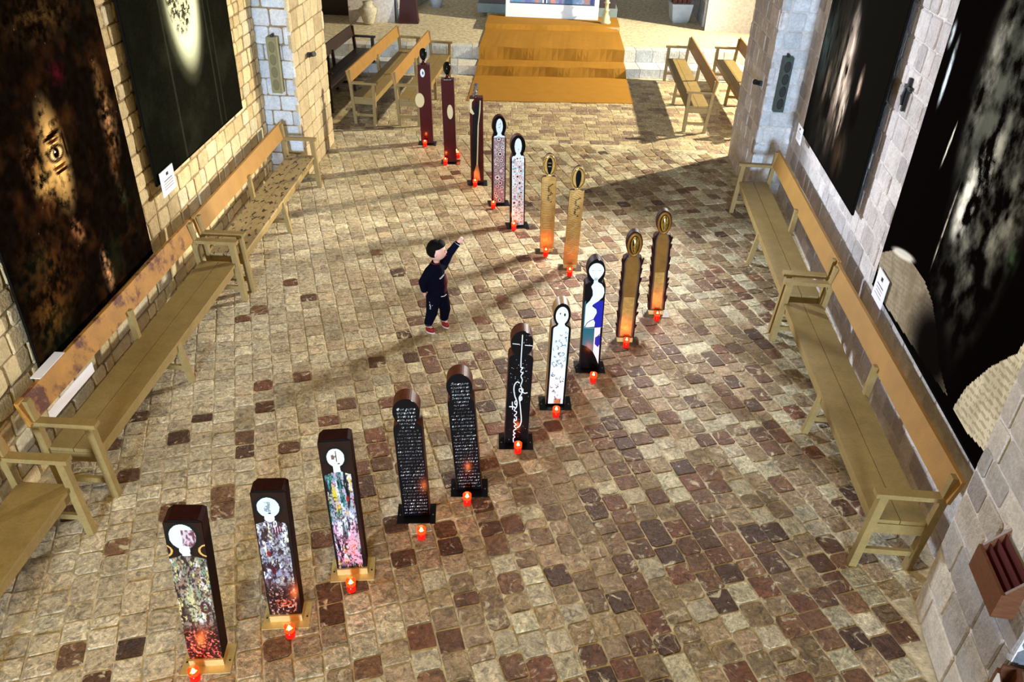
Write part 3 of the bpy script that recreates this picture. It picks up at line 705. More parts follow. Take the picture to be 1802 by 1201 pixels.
# crucifix on right wall
s_, z_ = on_plane((1602, 165), RA, RB); O, T, Nn = basis_wall(RA, RB, nR)
cr = thing('wall_crucifix', 'small black crucifix on the right wall between the two banners', 'crucifix', tuple(O+T*s_+Nn*0.03+np.array([0, 0, z_])), math.atan2(T[1], T[0]))
MB().box(-0.016, 0.016, -0.012, 0.012, -0.15, 0.13).build('upright', 'black', cr)
MB().box(-0.075, 0.075, -0.012, 0.012, 0.035, 0.065).build('crossbar', 'black', cr)
MB().tube([(0, 0.02, 0.04), (0.006, 0.03, -0.02), (0.0, 0.02, -0.10)], [0.012, 0.016, 0.008], 8).build('figure', 'black', cr)
# column speakers
def speaker(label, x, y, z0, z1, w, material, rz):
    t = thing('column_speaker', label, 'speaker', (x, y, z0), rz, 'column speakers on the piers'); h = z1-z0
    MB().box(-w/2, w/2, 0, 0.09, 0, h).build('cabinet', material, t)
    MB().box(-w/2+0.012, w/2-0.012, -0.006, 0, 0.02, h-0.02).build('grille', 'speaker_r' if material == 'speaker_r' else 'speaker_l', t)
    for k in range(4):
        cz = h*(0.16+0.225*k); MB().poly([(0.042*math.cos(a_), -0.0065, cz+0.07*math.sin(a_)) for a_ in np.arange(0, 6.28, 0.35)] + [(0.036*math.cos(a_), -0.011, cz+0.06*math.sin(a_)) for a_ in np.arange(0, 6.28, 0.35)],
             [(i, (i+1) % 18, 18+(i+1) % 18, 18+i) for i in range(18)] + [tuple(range(18, 36))]).build('driver', 'driver' if material == 'speaker_l' else 'black', t)
    MB().box(-0.012, 0.012, 0.02, 0.11, h, h+0.03).build('bracket', 'black', t)
    return t
speaker('beige column speaker on the daylit blue face of the left pier', -3.60, 10.42, 1.24, 1.94, 0.135, 'speaker_l', 0.0)
speaker('dark green column speaker on the daylit blue face of the right pier', 2.985, 10.77, 1.20, 1.90, 0.13, 'speaker_r', 0.0)
for (x, y, z, s, lb) in ((2.78, 11.18, 1.46, -1, 'small black spotlight clamped on the right pier'), (-3.36, 11.19, 1.56, 1, 'small black spotlight clamped on the left pier')):
    t = thing('spotlight', lb, 'spotlight', (x, y, z), 0, 'spotlights on the piers')
    MB().box(-0.02, 0.02, -0.03, 0.03, -0.03, 0.03).build('clamp', 'black', t)
    MB().tube([(s*0.01, 0, 0), (s*0.09, -0.05, 0.03)], [0.028, 0.036], 10).build('lamp_head', 'black', t)
# leaflet racks on the near pier
t = thing('leaflet_rack', 'small wooden wall rack with dark red lined slots on the near right pier', 'rack', (2.425, 3.02, 0.955), math.radians(-5.7))
MB().box(0.0, 0.115, -0.16, 0.16, 0.0, 0.015).build('bottom_panel', 'rack_wood', t)
for sg in (-1, 1):
    y0, y1 = (sg*0.16, sg*0.175) if sg > 0 else (-0.175, -0.16)
    MB().hexa([(0, y0, 0), (0.115, y0, 0), (0, y1, 0), (0.115, y1, 0), (0, y0, 0.17), (0.115, y0, 0.33), (0, y1, 0.17), (0.115, y1, 0.33)]).build('end_panel', 'rack_wood', t)
MB().box(-0.018, 0.0, -0.175, 0.175, 0, 0.165).build('front_panel', 'rack_wood', t); MB().box(0.108, 0.118, -0.16, 0.16, 0.015, 0.34).build('back_panel', 'rack_red', t)
for k in range(3): MB().box(0.026+0.027*k, 0.031+0.027*k, -0.16, 0.16, 0.015, 0.19+0.04*k).build('divider', 'rack_red', t)
for k in range(4): MB().box(0.004+0.027*k, 0.020+0.027*k, -0.15, 0.15, 0.015, 0.10+0.04*k).build('slot_lining', 'rack_red', t)
t = thing('leaflet_box', 'wooden box with a white printed leaflet, in the lower right corner', 'box', (2.52, 2.52, 0.52), math.radians(-18))
for nm, b_ in (('bottom_panel', (-0.12, 0.20, -0.14, 0.14, 0, 0.02)), ('end_panel', (-0.12, 0.20, -0.155, -0.14, 0, 0.2)), ('end_panel', (-0.12, 0.20, 0.14, 0.155, 0, 0.26)), ('front_panel', (-0.135, -0.12, -0.155, 0.155, 0, 0.22))):
    MB().box(*b_).build(nm, 'rack_wood', t)
MB().box(-0.145, -0.136, -0.14, 0.10, 0.0, 0.24).build('leaflet', 'paper', t); MB().box(-0.149, -0.145, -0.06, 0.04, 0.04, 0.14).build('leaflet_print', 'black', t)
MB().box(-0.06, -0.04, -0.14, 0.14, 0.02, 0.27).build('divider', 'rack_wood', t)

# ================================================================ CANDLES
def make_candle():
    t = thing('votive_candle', 'x', 'candle')
    MB().lathe([(0.024, 0.0), (0.029, 0.006), (0.030, 0.03), (0.031, 0.060), (0.028, 0.060), (0.027, 0.03), (0.026, 0.008)], 18).build('glass_cup', 'votive', t, smooth=True)
    MB().lathe([(0.031, 0.060), (0.032, 0.098), (0.0305, 0.098), (0.0295, 0.060)], 18).build('glass_rim', 'votive_rim', t, smooth=True, label='upper glass lit orange by the flame')
    MB().lathe([(0.002, 0.008), (0.024, 0.010), (0.0245, 0.062), (0.02, 0.064), (0.002, 0.062)], 16).build('wax', 'wax', t, smooth=True)
    MB().lathe([(0.002, 0.064), (0.009, 0.070), (0.011, 0.080), (0.007, 0.094), (0.001, 0.106)], 10).build('flame', 'flame', t, smooth=True)
    return t
CAND = None
def candle(pxy, label, en=0.35):
    global CAND
    if CAND is None: CAND = make_candle(); c = CAND
    else: c = copy_tree(CAND)
    p = gnd(pxy[0], pxy[1], 0.0); c.location = (p[0], p[1], 0.007); c['label'] = label; c['group'] = 'red votive candles in front of the plank figures'
    l = lamp('candle_glow', 'POINT', (p[0], p[1], 0.13), None, en*2.2, (1.0, 0.16, 0.035), size=0.015)
    return c

# ================================================================ PLANK FIGURES
GS = 'painted plank figures standing in a curving row'
def ell(cx, cz, rx, rz, n=28, a0=0, a1=360): return [(cx+rx*math.cos(math.radians(a0+(a1-a0)*k/n)), cz+rz*math.sin(math.radians(a0+(a1-a0)*k/n))) for k in range(n + (0 if a1-a0 == 360 else 1))]
def sil(bw, sh, nw, hw, hz, hh, rs=0.04, z0=0.0, sc=1.0, top_flat=0.0):
    """outline of a figure: body, rounded shoulders, neck, oval head"""
    half = [(bw, z0), (bw, sh-rs)]
    for k in range(1, 6):
        a_ = math.radians(90*k/6); half.append((bw-rs+rs*math.cos(a_), sh-rs+rs*math.sin(a_)))
    a0 = -math.degrees(math.acos(min(0.98, nw/hw))); zc = hz+hh*math.sin(math.radians(a0))
    half.append((max(nw+0.012, bw-rs-0.008), sh)); half.append((nw+0.004, sh+(zc-sh)*0.35)); half.append((nw, sh+(zc-sh)*0.7))
    for k in range(0, 15):
        a_ = math.radians(a0+(90-a0)*k/15); half.append((hw*math.cos(a_), hz+hh*math.sin(a_)))
    half.append((0, hz+hh)); left = [(-x, z) for x, z in reversed(half[:-1])]
    return half + left
def inside(poly, u, v):
    ins = np.zeros(u.shape, bool)
    for i in range(len(poly)):
        (x1, y1), (x2, y2) = poly[i], poly[(i+1) % len(poly)]
        dy = y2-y1 if abs(y2-y1) > 1e-9 else 1e-9
        ins ^= ((y1 > v) != (y2 > v)) & (u < (x2-x1)*(v-y1)/dy+x1)
    return ins
def figure(label, bpx, tpx, zb, yaw, plate=('plate_black', 0.28, 0.20), block=None):
    g0 = gnd(bpx[0], bpx[1], zb); d = ray(*tpx); k = g0[1]/d[1]; tx, tz = d[0]*k, CAMH+d[2]*k
    t = thing('plank_figure', label, 'sculpture', (g0[0], g0[1], 0.0), math.radians(yaw), GS)
    mt, w, dp = plate; h = 0.008
    pl = MB().box(-w/2, w/2, -0.065, dp-0.065, 0, h).build('base_plate', mt, t)
    for sx in (-1, 1):
        MB().lathe([(0.006, h), (0.006, h+0.003)], 8, (sx*(w/2-0.02), 0.02, 0)).build('screw', 'black' if mt == 'brass' else 'silver', pl)
    if block: MB().box(-block[1]/2, block[1]/2, -0.012, 0.09, h, zb).build('front_block', block[0], t)
    lean = math.atan2(tx-g0[0], tz-zb)
    body = bpy.data.objects.new('plank', None)
    return t, max(zb, h), tz, lean
def leaned(parts, lean, z0):
    for o in parts: o.matrix_local = Matrix.Translation((0, 0, z0)) @ Matrix.Rotation(lean, 4, 'Y') @ o.matrix_local
def plank_fig(label, bpx, tpx, zb, yaw, outline, depth, wood, front, plate, block, deco):
    t, z0, H, lean = figure(label, bpx, tpx, zb, yaw, plate, block)
    H = H - z0; pts = outline(H)
    parts = [MB().prism(pts, 0.004, depth).build('plank', wood, t)]
    cz = H/2
    parts.append(MB().prism([(x*0.985, cz+(z-cz)*0.998) for x, z in pts], 0.0, 0.0045).build('front_panel', front, t))
    parts += deco(t, H)
    leaned(parts, lean, z0); return t
def flat(name, pts, mat_, t, y=-0.002, th=0.002, holes=None): return MB().prism(pts, y, y+th).build(name, mat_, t)
def boxline(H, w): return [(-w, 0), (w, 0), (w, H-0.012), (w-0.02, H), (-w+0.03, H), (-w, H-0.03)]

# --- 1 to 3: boards painted with mottled figures
def painted_board(seed, kind):
    def deco(t, H):
        w = 0.098
        def fn(u, v):
            x = u-w; z = v/H
            n = fbm(u*30, v*14, seed, 4); n2 = fbm(u*90, v*45, seed+3, 3); n3 = fbm(u*55, v*9, seed+8, 4)
            c = const(u, (28, 11, 8)) + (n[..., None]-0.5)*18
            def mx(f, col): nonlocal c; c = mixc(c, col, np.clip(f, 0, 1))
            def E(cx, cz, rx, rz, soft=0.12): return blob(x, z, cx, cz, rx, rz, soft)
            hx, hz_, hr, hv = {1: (-0.010, 0.890, 0.070, 0.082), 2: (-0.010, 0.872, 0.064, 0.074), 3: (-0.004, 0.868, 0.054, 0.066)}[kind]
            sh = {1: 0.745, 2: 0.75, 3: 0.745}[kind]; bw = {1: 0.098, 2: 0.086, 3: 0.080}[kind]
            wid = np.where(z > sh, 0.022 + np.clip((sh+0.035-z)/0.035, 0, 1)**2*(bw-0.022), bw)
            bodym = (np.abs(x+0.006) < wid) & (z < sh+0.055)
            # black halo round head and shoulders
            mx(E(hx, hz_, hr+0.022, hv+0.018, 0.08), (8, 12, 12)); mx(((np.abs(x+0.006) < wid+0.016) & (z < sh+0.07))*1.0, (10, 10, 12))
            if kind == 1:
                for sx in (-1, 1):
                    mx((np.abs(np.sqrt(((x-sx*0.115+0.006)/0.052)**2+((z-0.80)/0.045)**2)-0.85) < 0.10)*1.0, (196, 152, 82))
            base = const(u, {1: (150, 136, 118), 2: (150, 146, 146), 3: (166, 172, 184)}[kind])
            pal = {1: [((232, 226, 220), .50, .12), ((214, 196, 120), .52, .1), ((150, 120, 96), .5, .1), ((60, 40, 40), .56, .05), ((120, 140, 110), .6, .06)],
                   2: [((230, 232, 234), .48, .12), ((222, 216, 170), .55, .1), ((128, 104, 120), .54, .08), ((60, 40, 44), .57, .05), ((150, 150, 170), .58, .08)],
                   3: [((236, 240, 246), .48, .12), ((222, 196, 70), .62, .05), ((216, 160, 180), .56, .1), ((24, 28, 34), .56, .05), ((40, 130, 120), .62, .05)]}[kind]
            b_ = base
            for i, (col, th, sp) in enumerate(pal):
                f = fbm(u*(34+i*9)+i*7, v*(16 if kind != 3 else 8)+i*5, seed+20+i, 4); b_ = mixc(b_, col, np.clip((f-th)/sp, 0, 1))
            if kind == 1:
                b_ = mixc(b_, (210, 200, 140), E(-0.02, 0.42, 0.06, 0.16, 0.8)*0.6)
                low = np.clip((0.30-z)/0.10, 0, 1); r_ = fbm(u*100, v*80, seed+50, 4)
                lb = mixc(const(u, (34, 9, 10)), (190, 60, 50), np.clip((r_-0.5)*7, 0, 1)); lb = mixc(lb, (226, 150, 110), np.clip((r_-0.62)*8, 0, 1)); b_ = b_*(1-low[..., None])+lb*low[..., None]
                b_ = mixc(b_, (80, 34, 34), (np.abs(np.sqrt(((x-0.045)/0.026)**2+((z-0.40)/0.045)**2)-0.8) < 0.22)*0.9)
                d = np.sqrt(((x)/0.04)**2+((z-0.10)/0.028)**2); b_ = mixc(b_, (240, 110, 60), ((np.sin(d*8) > 0.1) & (d < 1))*0.9)
            if kind == 2:
                low = np.clip((0.32-z)/0.12, 0, 1); r_ = fbm(u*100, v*60, seed+50, 4)
                lb = mixc(const(u, (34, 18, 18)), (120, 70, 50), np.clip((r_-0.5)*7, 0, 1)); lb = mixc(lb, (200, 170, 150), np.clip((r_-0.6)*8, 0, 1)); b_ = b_*(1-low[..., None])+lb*low[..., None]
                b_ = mixc(b_, (110, 24, 60), blob(x, z, 0.022, 0.70, 0.036, 0.03, 0.2)*(np.sin(x*420) > -0.3)); b_ = mixc(b_, (150, 30, 50), blob(x, z, -0.045, 0.52, 0.014, 0.022, 0.3)); b_ = mixc(b_, (90, 20, 40), blob(x, z, -0.03, 0.38, 0.014, 0.04, 0.3))
                d = np.sqrt(((x-0.0)/0.045)**2+((z-0.10)/0.028)**2); b_ = mixc(b_, (214, 100, 60), ((np.sin(d*8) > 0.1) & (d < 1))*0.85)
            if kind == 3:
                b_ = mixc(b_, (44, 140, 130), E(-0.06, 0.73, 0.04, 0.05, 0.6)*0.8); b_ = mixc(b_, (226, 196, 50), E(-0.045, 0.60, 0.03, 0.08, 0.6)*np.clip((n3-0.4)*5, 0, 1)); b_ = mixc(b_, (20, 16, 18), E(0.04, 0.58, 0.012, 0.09, 0.4)); b_ = mixc(b_, (150, 40, 30), E(0.035, 0.56, 0.012, 0.03, 0.4))
                b_ = mixc(b_, (222, 150, 176), np.clip((0.42-z)/0.2, 0, 1)*np.clip((n2-0.4)*4, 0, 1)); b_ = mixc(b_, (24, 26, 34), (np.clip((0.05-z)/0.04, 0, 1))*(n3 > 0.5))
                d = np.sqrt(((x-0.0)/0.035)**2+((z-0.14)/0.022)**2); b_ = mixc(b_, (224, 120, 110), ((d > 0.6) & (d < 1))*0.8)
            dk = np.clip((fbm(u*120, v*70, seed+77, 3)-0.54)*9, 0, 1)*0.75; b_ = mixc(b_*0.90, (36, 26, 26), dk); c = np.where(bodym[..., None], b_ + (n2[..., None]-0.5)*40, c)
            head = E(hx, hz_, hr, hv, 0.04) > 0.5; hc = const(u, (196, 210, 216)) if kind != 3 else const(u, (210, 214, 200))
            if kind == 1: hc = np.where(((x > hx-0.005) & (z < hz_+0.045))[..., None], mixc(const(u, (190, 170, 176)), (96, 56, 60), np.clip((n2-0.42)*5, 0, 1)), hc)
            if kind == 2: hc = mixc(hc, (120, 126, 130), ((np.abs(x-hx+0.004) < 0.018) & (np.abs(z-hz_-0.005) < 0.035) & (n2 > 0.48))*0.9); hc = mixc(hc, (20, 20, 24), blob(x, z, hx+0.004, hz_-0.042, 0.010, 0.006, 0.2))
            if kind == 3: hc = mixc(hc, (90, 70, 60), ((np.abs(x-hx+0.012) < 0.014) & (np.abs(z-hz_-0.01) < 0.022) & (n2 > 0.45))*0.9); hc = mixc(hc, (70, 30, 26), blob(x, z, hx+0.014, hz_-0.044, 0.008, 0.006, 0.2)); hc = mixc(hc, (40, 30, 30), ((np.abs(x-hx-0.004) < 0.002) & (z > hz_-0.03) & (z < hz_+0.05))*0.8)
            c = np.where(head[..., None], hc, c)
            neck = (np.abs(x+0.006) < 0.020) & (z > sh+0.02) & (z < hz_-hv+0.02)
            c = np.where(neck[..., None], const(u, (206, 218, 222)) + (n2[..., None]-0.5)*60, c)
            if kind in (1, 2):
                vn = E(hx, hz_-hv-0.005, 0.03, 0.03, 0.1) > 0.4; c = np.where(vn[..., None], const(u, (208, 220, 224)), c)
            return c
        return [grid('painting', (-w, -0.0015, 0.004), (1, 0, 0), (0, 0, 1), 66, 330, fn, 2*w, H-0.02, 'paint', t)]
    return deco
BR = ('brass', 0.29, 0.20)
plank_fig('nearest painted board figure, half white half mauve face, gold arcs at the neck', (363, 1160), (318, 918), 0.06, 8, lambda H: boxline(H, 0.10), 0.115, 'plank_wood', 'black_gloss', BR, ('brass', 0.20), painted_board(101, 1))
plank_fig('painted board figure with white round face and dark red chest patch', (503, 1082), (470, 864), 0.06, 8, lambda H: boxline(H, 0.10), 0.10, 'plank_wood', 'black_gloss', BR, ('brass', 0.20), painted_board(202, 2))
plank_fig('painted board figure with white disc face and teal, yellow and pink streaks', (620, 1000), (587, 773), 0.06, 9, lambda H: boxline(H, 0.10), 0.10, 'plank_wood', 'black_gloss', BR, ('brass', 0.20), painted_board(303, 3))
# --- 4, 5: handwritten figures
T4 = ['Que gusto', 'tan pequeño de', 'la vida la que', 'darle para la', 'ternura', 'la vida', 'como un', 'ferviente o', 'vivo siempre de', 'la ternura de cada', 'que puedo ser', 'con el mundo', 'aquí siento Deja', 'este mar para mi', 'estos momentos es', 'momento en la', 'quisiera un día', 'fuego ya mar', 'cuando y todo en', 'abrazo gracias', 'siempre es mar', 'cuando vivir', 'la esperanza es', 'para mirar?', '(Tanto escribir', 'es estar con', 'si este amor', 'tanto de vida en', 'cuida cosas', 'soltado dentro', 'la de colores', 'de amor mismo', 'Que las cosas']
T5 = ['Siempre', 'el pueblo es de', 'la luz de las', 'montañas de', 'Siempre canta', 'y habitamos', 'con amor', 'nuestra', 'a vivir es', 'es de las rocas', 'de la gente y', 'y en las calles', 'que se sienta aquí', 'nos unimos hasta', 'la tierra', 'nuestra libertad', 'la libertad', 'hacia el pueblo', 'caminando y', 'cantamos la', 'memoria gente', 'demos en la', 'humanidad de', 'esperanza a', 'luchar y el', 'pueblo junto', 'bailemos', 'con el viento', 'vamos hacia la', 'ternura las', 'esperanzas y', 'tiempo de luz', 'hasta el mar']
def written(lines, head_n, seed):
    def deco(t, H):
        rr = random.Random(seed); out = []; n = len(lines); dz = (H*0.965-0.02)/n
        for i, l in enumerate(lines):
            z = H*0.955 - 0.045 - dz*i
            sz = 0.034 if i < head_n else 0.030
            out.append(text_obj('handwriting', l, sz, (rr.uniform(-0.004, 0.004), -0.0016, z), 'white_ink' if (i < head_n+2 or i in (12, 18, 19, 23, 27, 28, 29, 30, 32) or (seed == 5 and i in (15, 16, 10))) else 'grey_ink', t, shear=0.45, spacing=1.0, bold=-0.0011))
            w_ = out[-1].dimensions.x if False else None
            xs = [v.co.x for v in out[-1].data.vertices]
            if xs:
                wd = max(xs)-min(xs); lim = 0.125 if i < head_n else (0.105 if head_n <= i < head_n+2 else 0.165)
                s_ = min(1.25, lim/max(wd, 0.01)); out[-1].matrix_local = Matrix.Translation(out[-1].location) @ Matrix.Rotation(math.pi/2, 4, 'X') @ Matrix.Diagonal((s_, 1, 1, 1))
        return out
    return deco
PB = ('plate_black', 0.28, 0.20)
plank_fig('black round headed figure covered in white handwriting, beside the white disc face board', (733, 908), (712, 702), 0.02, 6, lambda H: sil(0.098, H*0.80, 0.062, 0.092, H*0.895, H*0.105), 0.12, 'brown_wood', 'black_gloss', PB, None, written(T4, 4, 4))
plank_fig('black round headed figure with dimmer handwriting, second of the two written figures', (826, 862), (806, 657), 0.02, 5, lambda H: sil(0.096, H*0.80, 0.072, 0.092, H*0.895, H*0.105), 0.12, 'brown_wood', 'black_gloss', PB, None, written(T5, 5, 5))
# --- 6: white line on black
def deco6(t, H):
    o = []; f = lambda x, y: ((x-0.5)*0.19, (1-y)*H)   # x 0..1 across, y 0..1 down the front
    def st(pts, r=0.0042): o.append(MB().tube([(f(x, y)[0], -0.002, f(x, y)[1]) for x, y in pts], r, 6).build('white_line', 'white_ink', t))
    def sm(pts, n=6):
        out = []
        for i in range(len(pts)-1):
            p0 = pts[max(i-1, 0)]; p1 = pts[i]; p2 = pts[i+1]; p3 = pts[min(i+2, len(pts)-1)]
            for k in range(n):
                q = k/n; out.append(tuple(0.5*((2*p1[j])+(-p0[j]+p2[j])*q+(2*p0[j]-5*p1[j]+4*p2[j]-p3[j])*q*q+(-p0[j]+3*p1[j]-3*p2[j]+p3[j])*q**3) for j in (0, 1)))
        return out + [pts[-1]]
    st(sm([(.50, .03), (.50, .12), (.50, .22), (.51, .29), (.52, .305), (.60, .305), (.53, .325), (.53, .345), (.62, .35), (.55, .37), (.55, .39), (.60, .41), (.58, .44), (.55, .46), (.60, .485), (.66, .50), (.60, .52), (.52, .515), (.50, .495), (.56, .49), (.66, .52), (.74, .53), (.85, .525)]))
    st(sm([(.66, .51), (.58, .545), (.52, .57), (.55, .60), (.63, .585), (.60, .56), (.55, .60), (.58, .64), (.62, .70), (.66, .76), (.66, .80), (.60, .835), (.50, .85)]), 0.0048)
    st(sm([(.50, .44), (.40, .43), (.30, .455), (.28, .50), (.34, .56), (.42, .60), (.44, .625), (.38, .635), (.35, .61), (.42, .60), (.44, .64), (.40, .665), (.30, .655), (.12, .655)]), 0.0048)
    st([(.24, .61), (.27, .68)], 0.004)
    st(sm([(.40, .665), (.34, .69), (.44, .70), (.43, .72), (.36, .735), (.44, .75), (.46, .775), (.40, .785), (.37, .765), (.36, .80), (.46, .82), (.38, .835), (.47, .86), (.38, .875), (.37, .895), (.44, .905), (.36, .92), (.43, .94), (.37, .955), (.39, .99)]))
    for x0, x1, y in ((.12, .40, .105), (.62, .93, .115)): st([(x0, y), (x1, y+.004)], 0.003)
    o.append(MB().lathe([(0.008, -0.001), (0.008, 0.001)], 10).build('white_dot', 'white_ink', t)); o[-1].matrix_local = Matrix.Translation((f(.76, .42)[0], -0.003, f(.76, .42)[1])) @ Matrix.Rotation(math.pi/2, 4, 'X')
    mb = MB(); rr = random.Random(6)
    for k in range(80):
        x, y = (rr.uniform(.1, .92), rr.uniform(.24, .60)) if k < 50 else ((rr.uniform(.35, .85), rr.uniform(.03, .12)) if k < 62 else (rr.uniform(.15, .9), rr.uniform(.6, .97)))
        cx, cz = f(x, y); r = rr.uniform(.0008, .0026); mb.poly([(cx+r*math.cos(a_*1.047), -0.001, cz+r*math.sin(a_*1.047)) for a_ in range(6)], [tuple(range(6))])
    o.append(tag(mb.build('white_specks', 'white_ink', t), kind='stuff')); return o
plank_fig('black figure with one long white line ending in large cursive writing', (908, 780), (920, 583), 0.02, 5, lambda H: sil(0.095, H*0.80, 0.045, 0.086, H*0.893, H*0.107), 0.12, 'brown_wood', 'black_gloss', PB, None, deco6)
# --- 7: white figure with squiggles
def squiggles(t, n, x0, x1, z0, z1, seed, r=0.0016, name='squiggle'):
    rr = random.Random(seed); mb = MB()
    for k in range(n):
        cx = rr.uniform(x0, x1); cz = rr.uniform(z0, z1); a_ = rr.uniform(0, 6.3); q = []; rad = rr.uniform(0.006, 0.014)
        for i in range(rr.randint(5, 11)):
            q.append((cx, -0.0045, cz)); cx = min(max(cx+rad*0.6*math.cos(a_), x0), x1); cz += rad*0.6*math.sin(a_); a_ += rr.uniform(0.2, 1.3)*rr.choice((1, 1, -1))
        if len(q) > 2: mb.tube(q, r, 4)
    return tag(mb.build(name, 'black', t), kind='stuff')
def deco7(t, H):
    o = [flat('white_figure', sil(0.064, H*0.785, 0.026, 0.052, H*0.885, H*0.082, rs=0.03, z0=0.01), 'white_gloss', t)]
    o.append(squiggles(t, 50, -0.055, 0.055, H*0.05, H*0.74, 7, 0.0022))
    o.append(flat('eye', ell(-0.016, H*0.905, 0.006, 0.008, 10), 'black', t, -0.003, 0.001)); o.append(flat('eye', ell(0.022, H*0.895, 0.008, 0.015, 10), 'black', t, -0.003, 0.001))
    return o
plank_fig('figure painted white with black squiggles and two black eyes', (977, 712), (991, 534), 0.02, 5, lambda H: sil(0.084, H*0.795, 0.044, 0.072, H*0.89, H*0.108), 0.13, 'tan_wood', 'black_gloss', PB, None, deco7)
# --- 8: white face over blue, teal and pink fields
def deco8(t, H):
    def P(*q): return [((x-0.5)*0.18, (1-y)*H) for x, y in q]
    M['teal'] = mat('teal_paint', (18, 92, 104), rough=0.3); M['blue'] = mat('ultramarine_paint', (16, 22, 150), rough=0.3); M['pink'] = mat('pale_pink_paint', (234, 214, 218), rough=0.3)
    hd = [(0.066*math.cos(a_)*(1 if math.sin(a_) > 0 else 1-0.45*(-math.sin(a_))**1.5), H*0.90+(H*0.066 if math.sin(a_) > 0 else H*0.085)*math.sin(a_)) for a_ in np.arange(0, 6.28, 0.25)]
    o = [flat('white_face', hd, 'white_gloss', t), flat('white_neck', [(-0.018, H*0.80), (0.020, H*0.80), (0.018, H*0.84), (-0.014, H*0.84)], 'white_gloss', t)]
    for sx in (-1, 1): o.append(flat('closed_eye', [(sx*0.03-0.014, H*0.905), (sx*0.03+0.014, H*0.905), (sx*0.03, H*0.899)], 'grey_ink', t, -0.003, 0.001))
    o.append(flat('white_patch', P((.30, .235), (.42, .20), (.60, .195), (.80, .215), (.93, .25), (.96, .29), (.90, .33), (.70, .365), (.45, .395), (.40, .41), (.62, .44), (.66, .47), (.50, .53), (.60, .56), (.58, .60), (.06, .605), (.06, .46), (.10, .395), (.28, .36), (.40, .315), (.38, .27)), 'white_gloss', t))
    o.append(flat('blue_patch', P((.44, .40), (.70, .365), (.95, .36), (.95, .605), (.60, .60), (.60, .56), (.52, .53), (.68, .47), (.64, .44)), 'blue', t, -0.0025, 0.002))
    o.append(flat('teal_patch', P((.02, .37), (.09, .36), (.07, .60), (.58, .61), (.58, .84), (.30, .79), (.02, .77)), 'teal', t, -0.0022, 0.0018))
    o.append(flat('pink_patch', P((.60, .61), (.90, .61), (.90, .72), (.92, .96), (.78, .90), (.60, .84)), 'pink', t))
    o.append(flat('blue_patch', P((.66, .70), (.92, .68), (.92, .76), (.84, .795), (.66, .765)), 'blue', t, -0.003, 0.002))
    o.append(MB().tube([(x, -0.003, z) for x, z in P((.5, .53), (.34, .545), (.2, .565), (.10, .60))], 0.0035, 5).build('grey_line', 'plate_brown', t))
    o.append(MB().tube([(x, -0.003, z) for x, z in P((.05, .607), (.5, .61), (.95, .605))], 0.003, 5).build('grey_line', 'grey_ink', t))
    o.append(MB().tube([(x, -0.003, z) for x, z in P((.68, .72), (.78, .69), (.92, .665))], 0.0035, 5).build('grey_line', 'plate_brown', t))
    return o
plank_fig('figure with white closed eyed face over ultramarine, teal and pink fields', (1038, 648), (1051, 456), 0.02, 5, lambda H: sil(0.092, H*0.80, 0.05, 0.080, H*0.89, H*0.108), 0.11, 'plank_wood', 'black_gloss', PB, None, deco8)
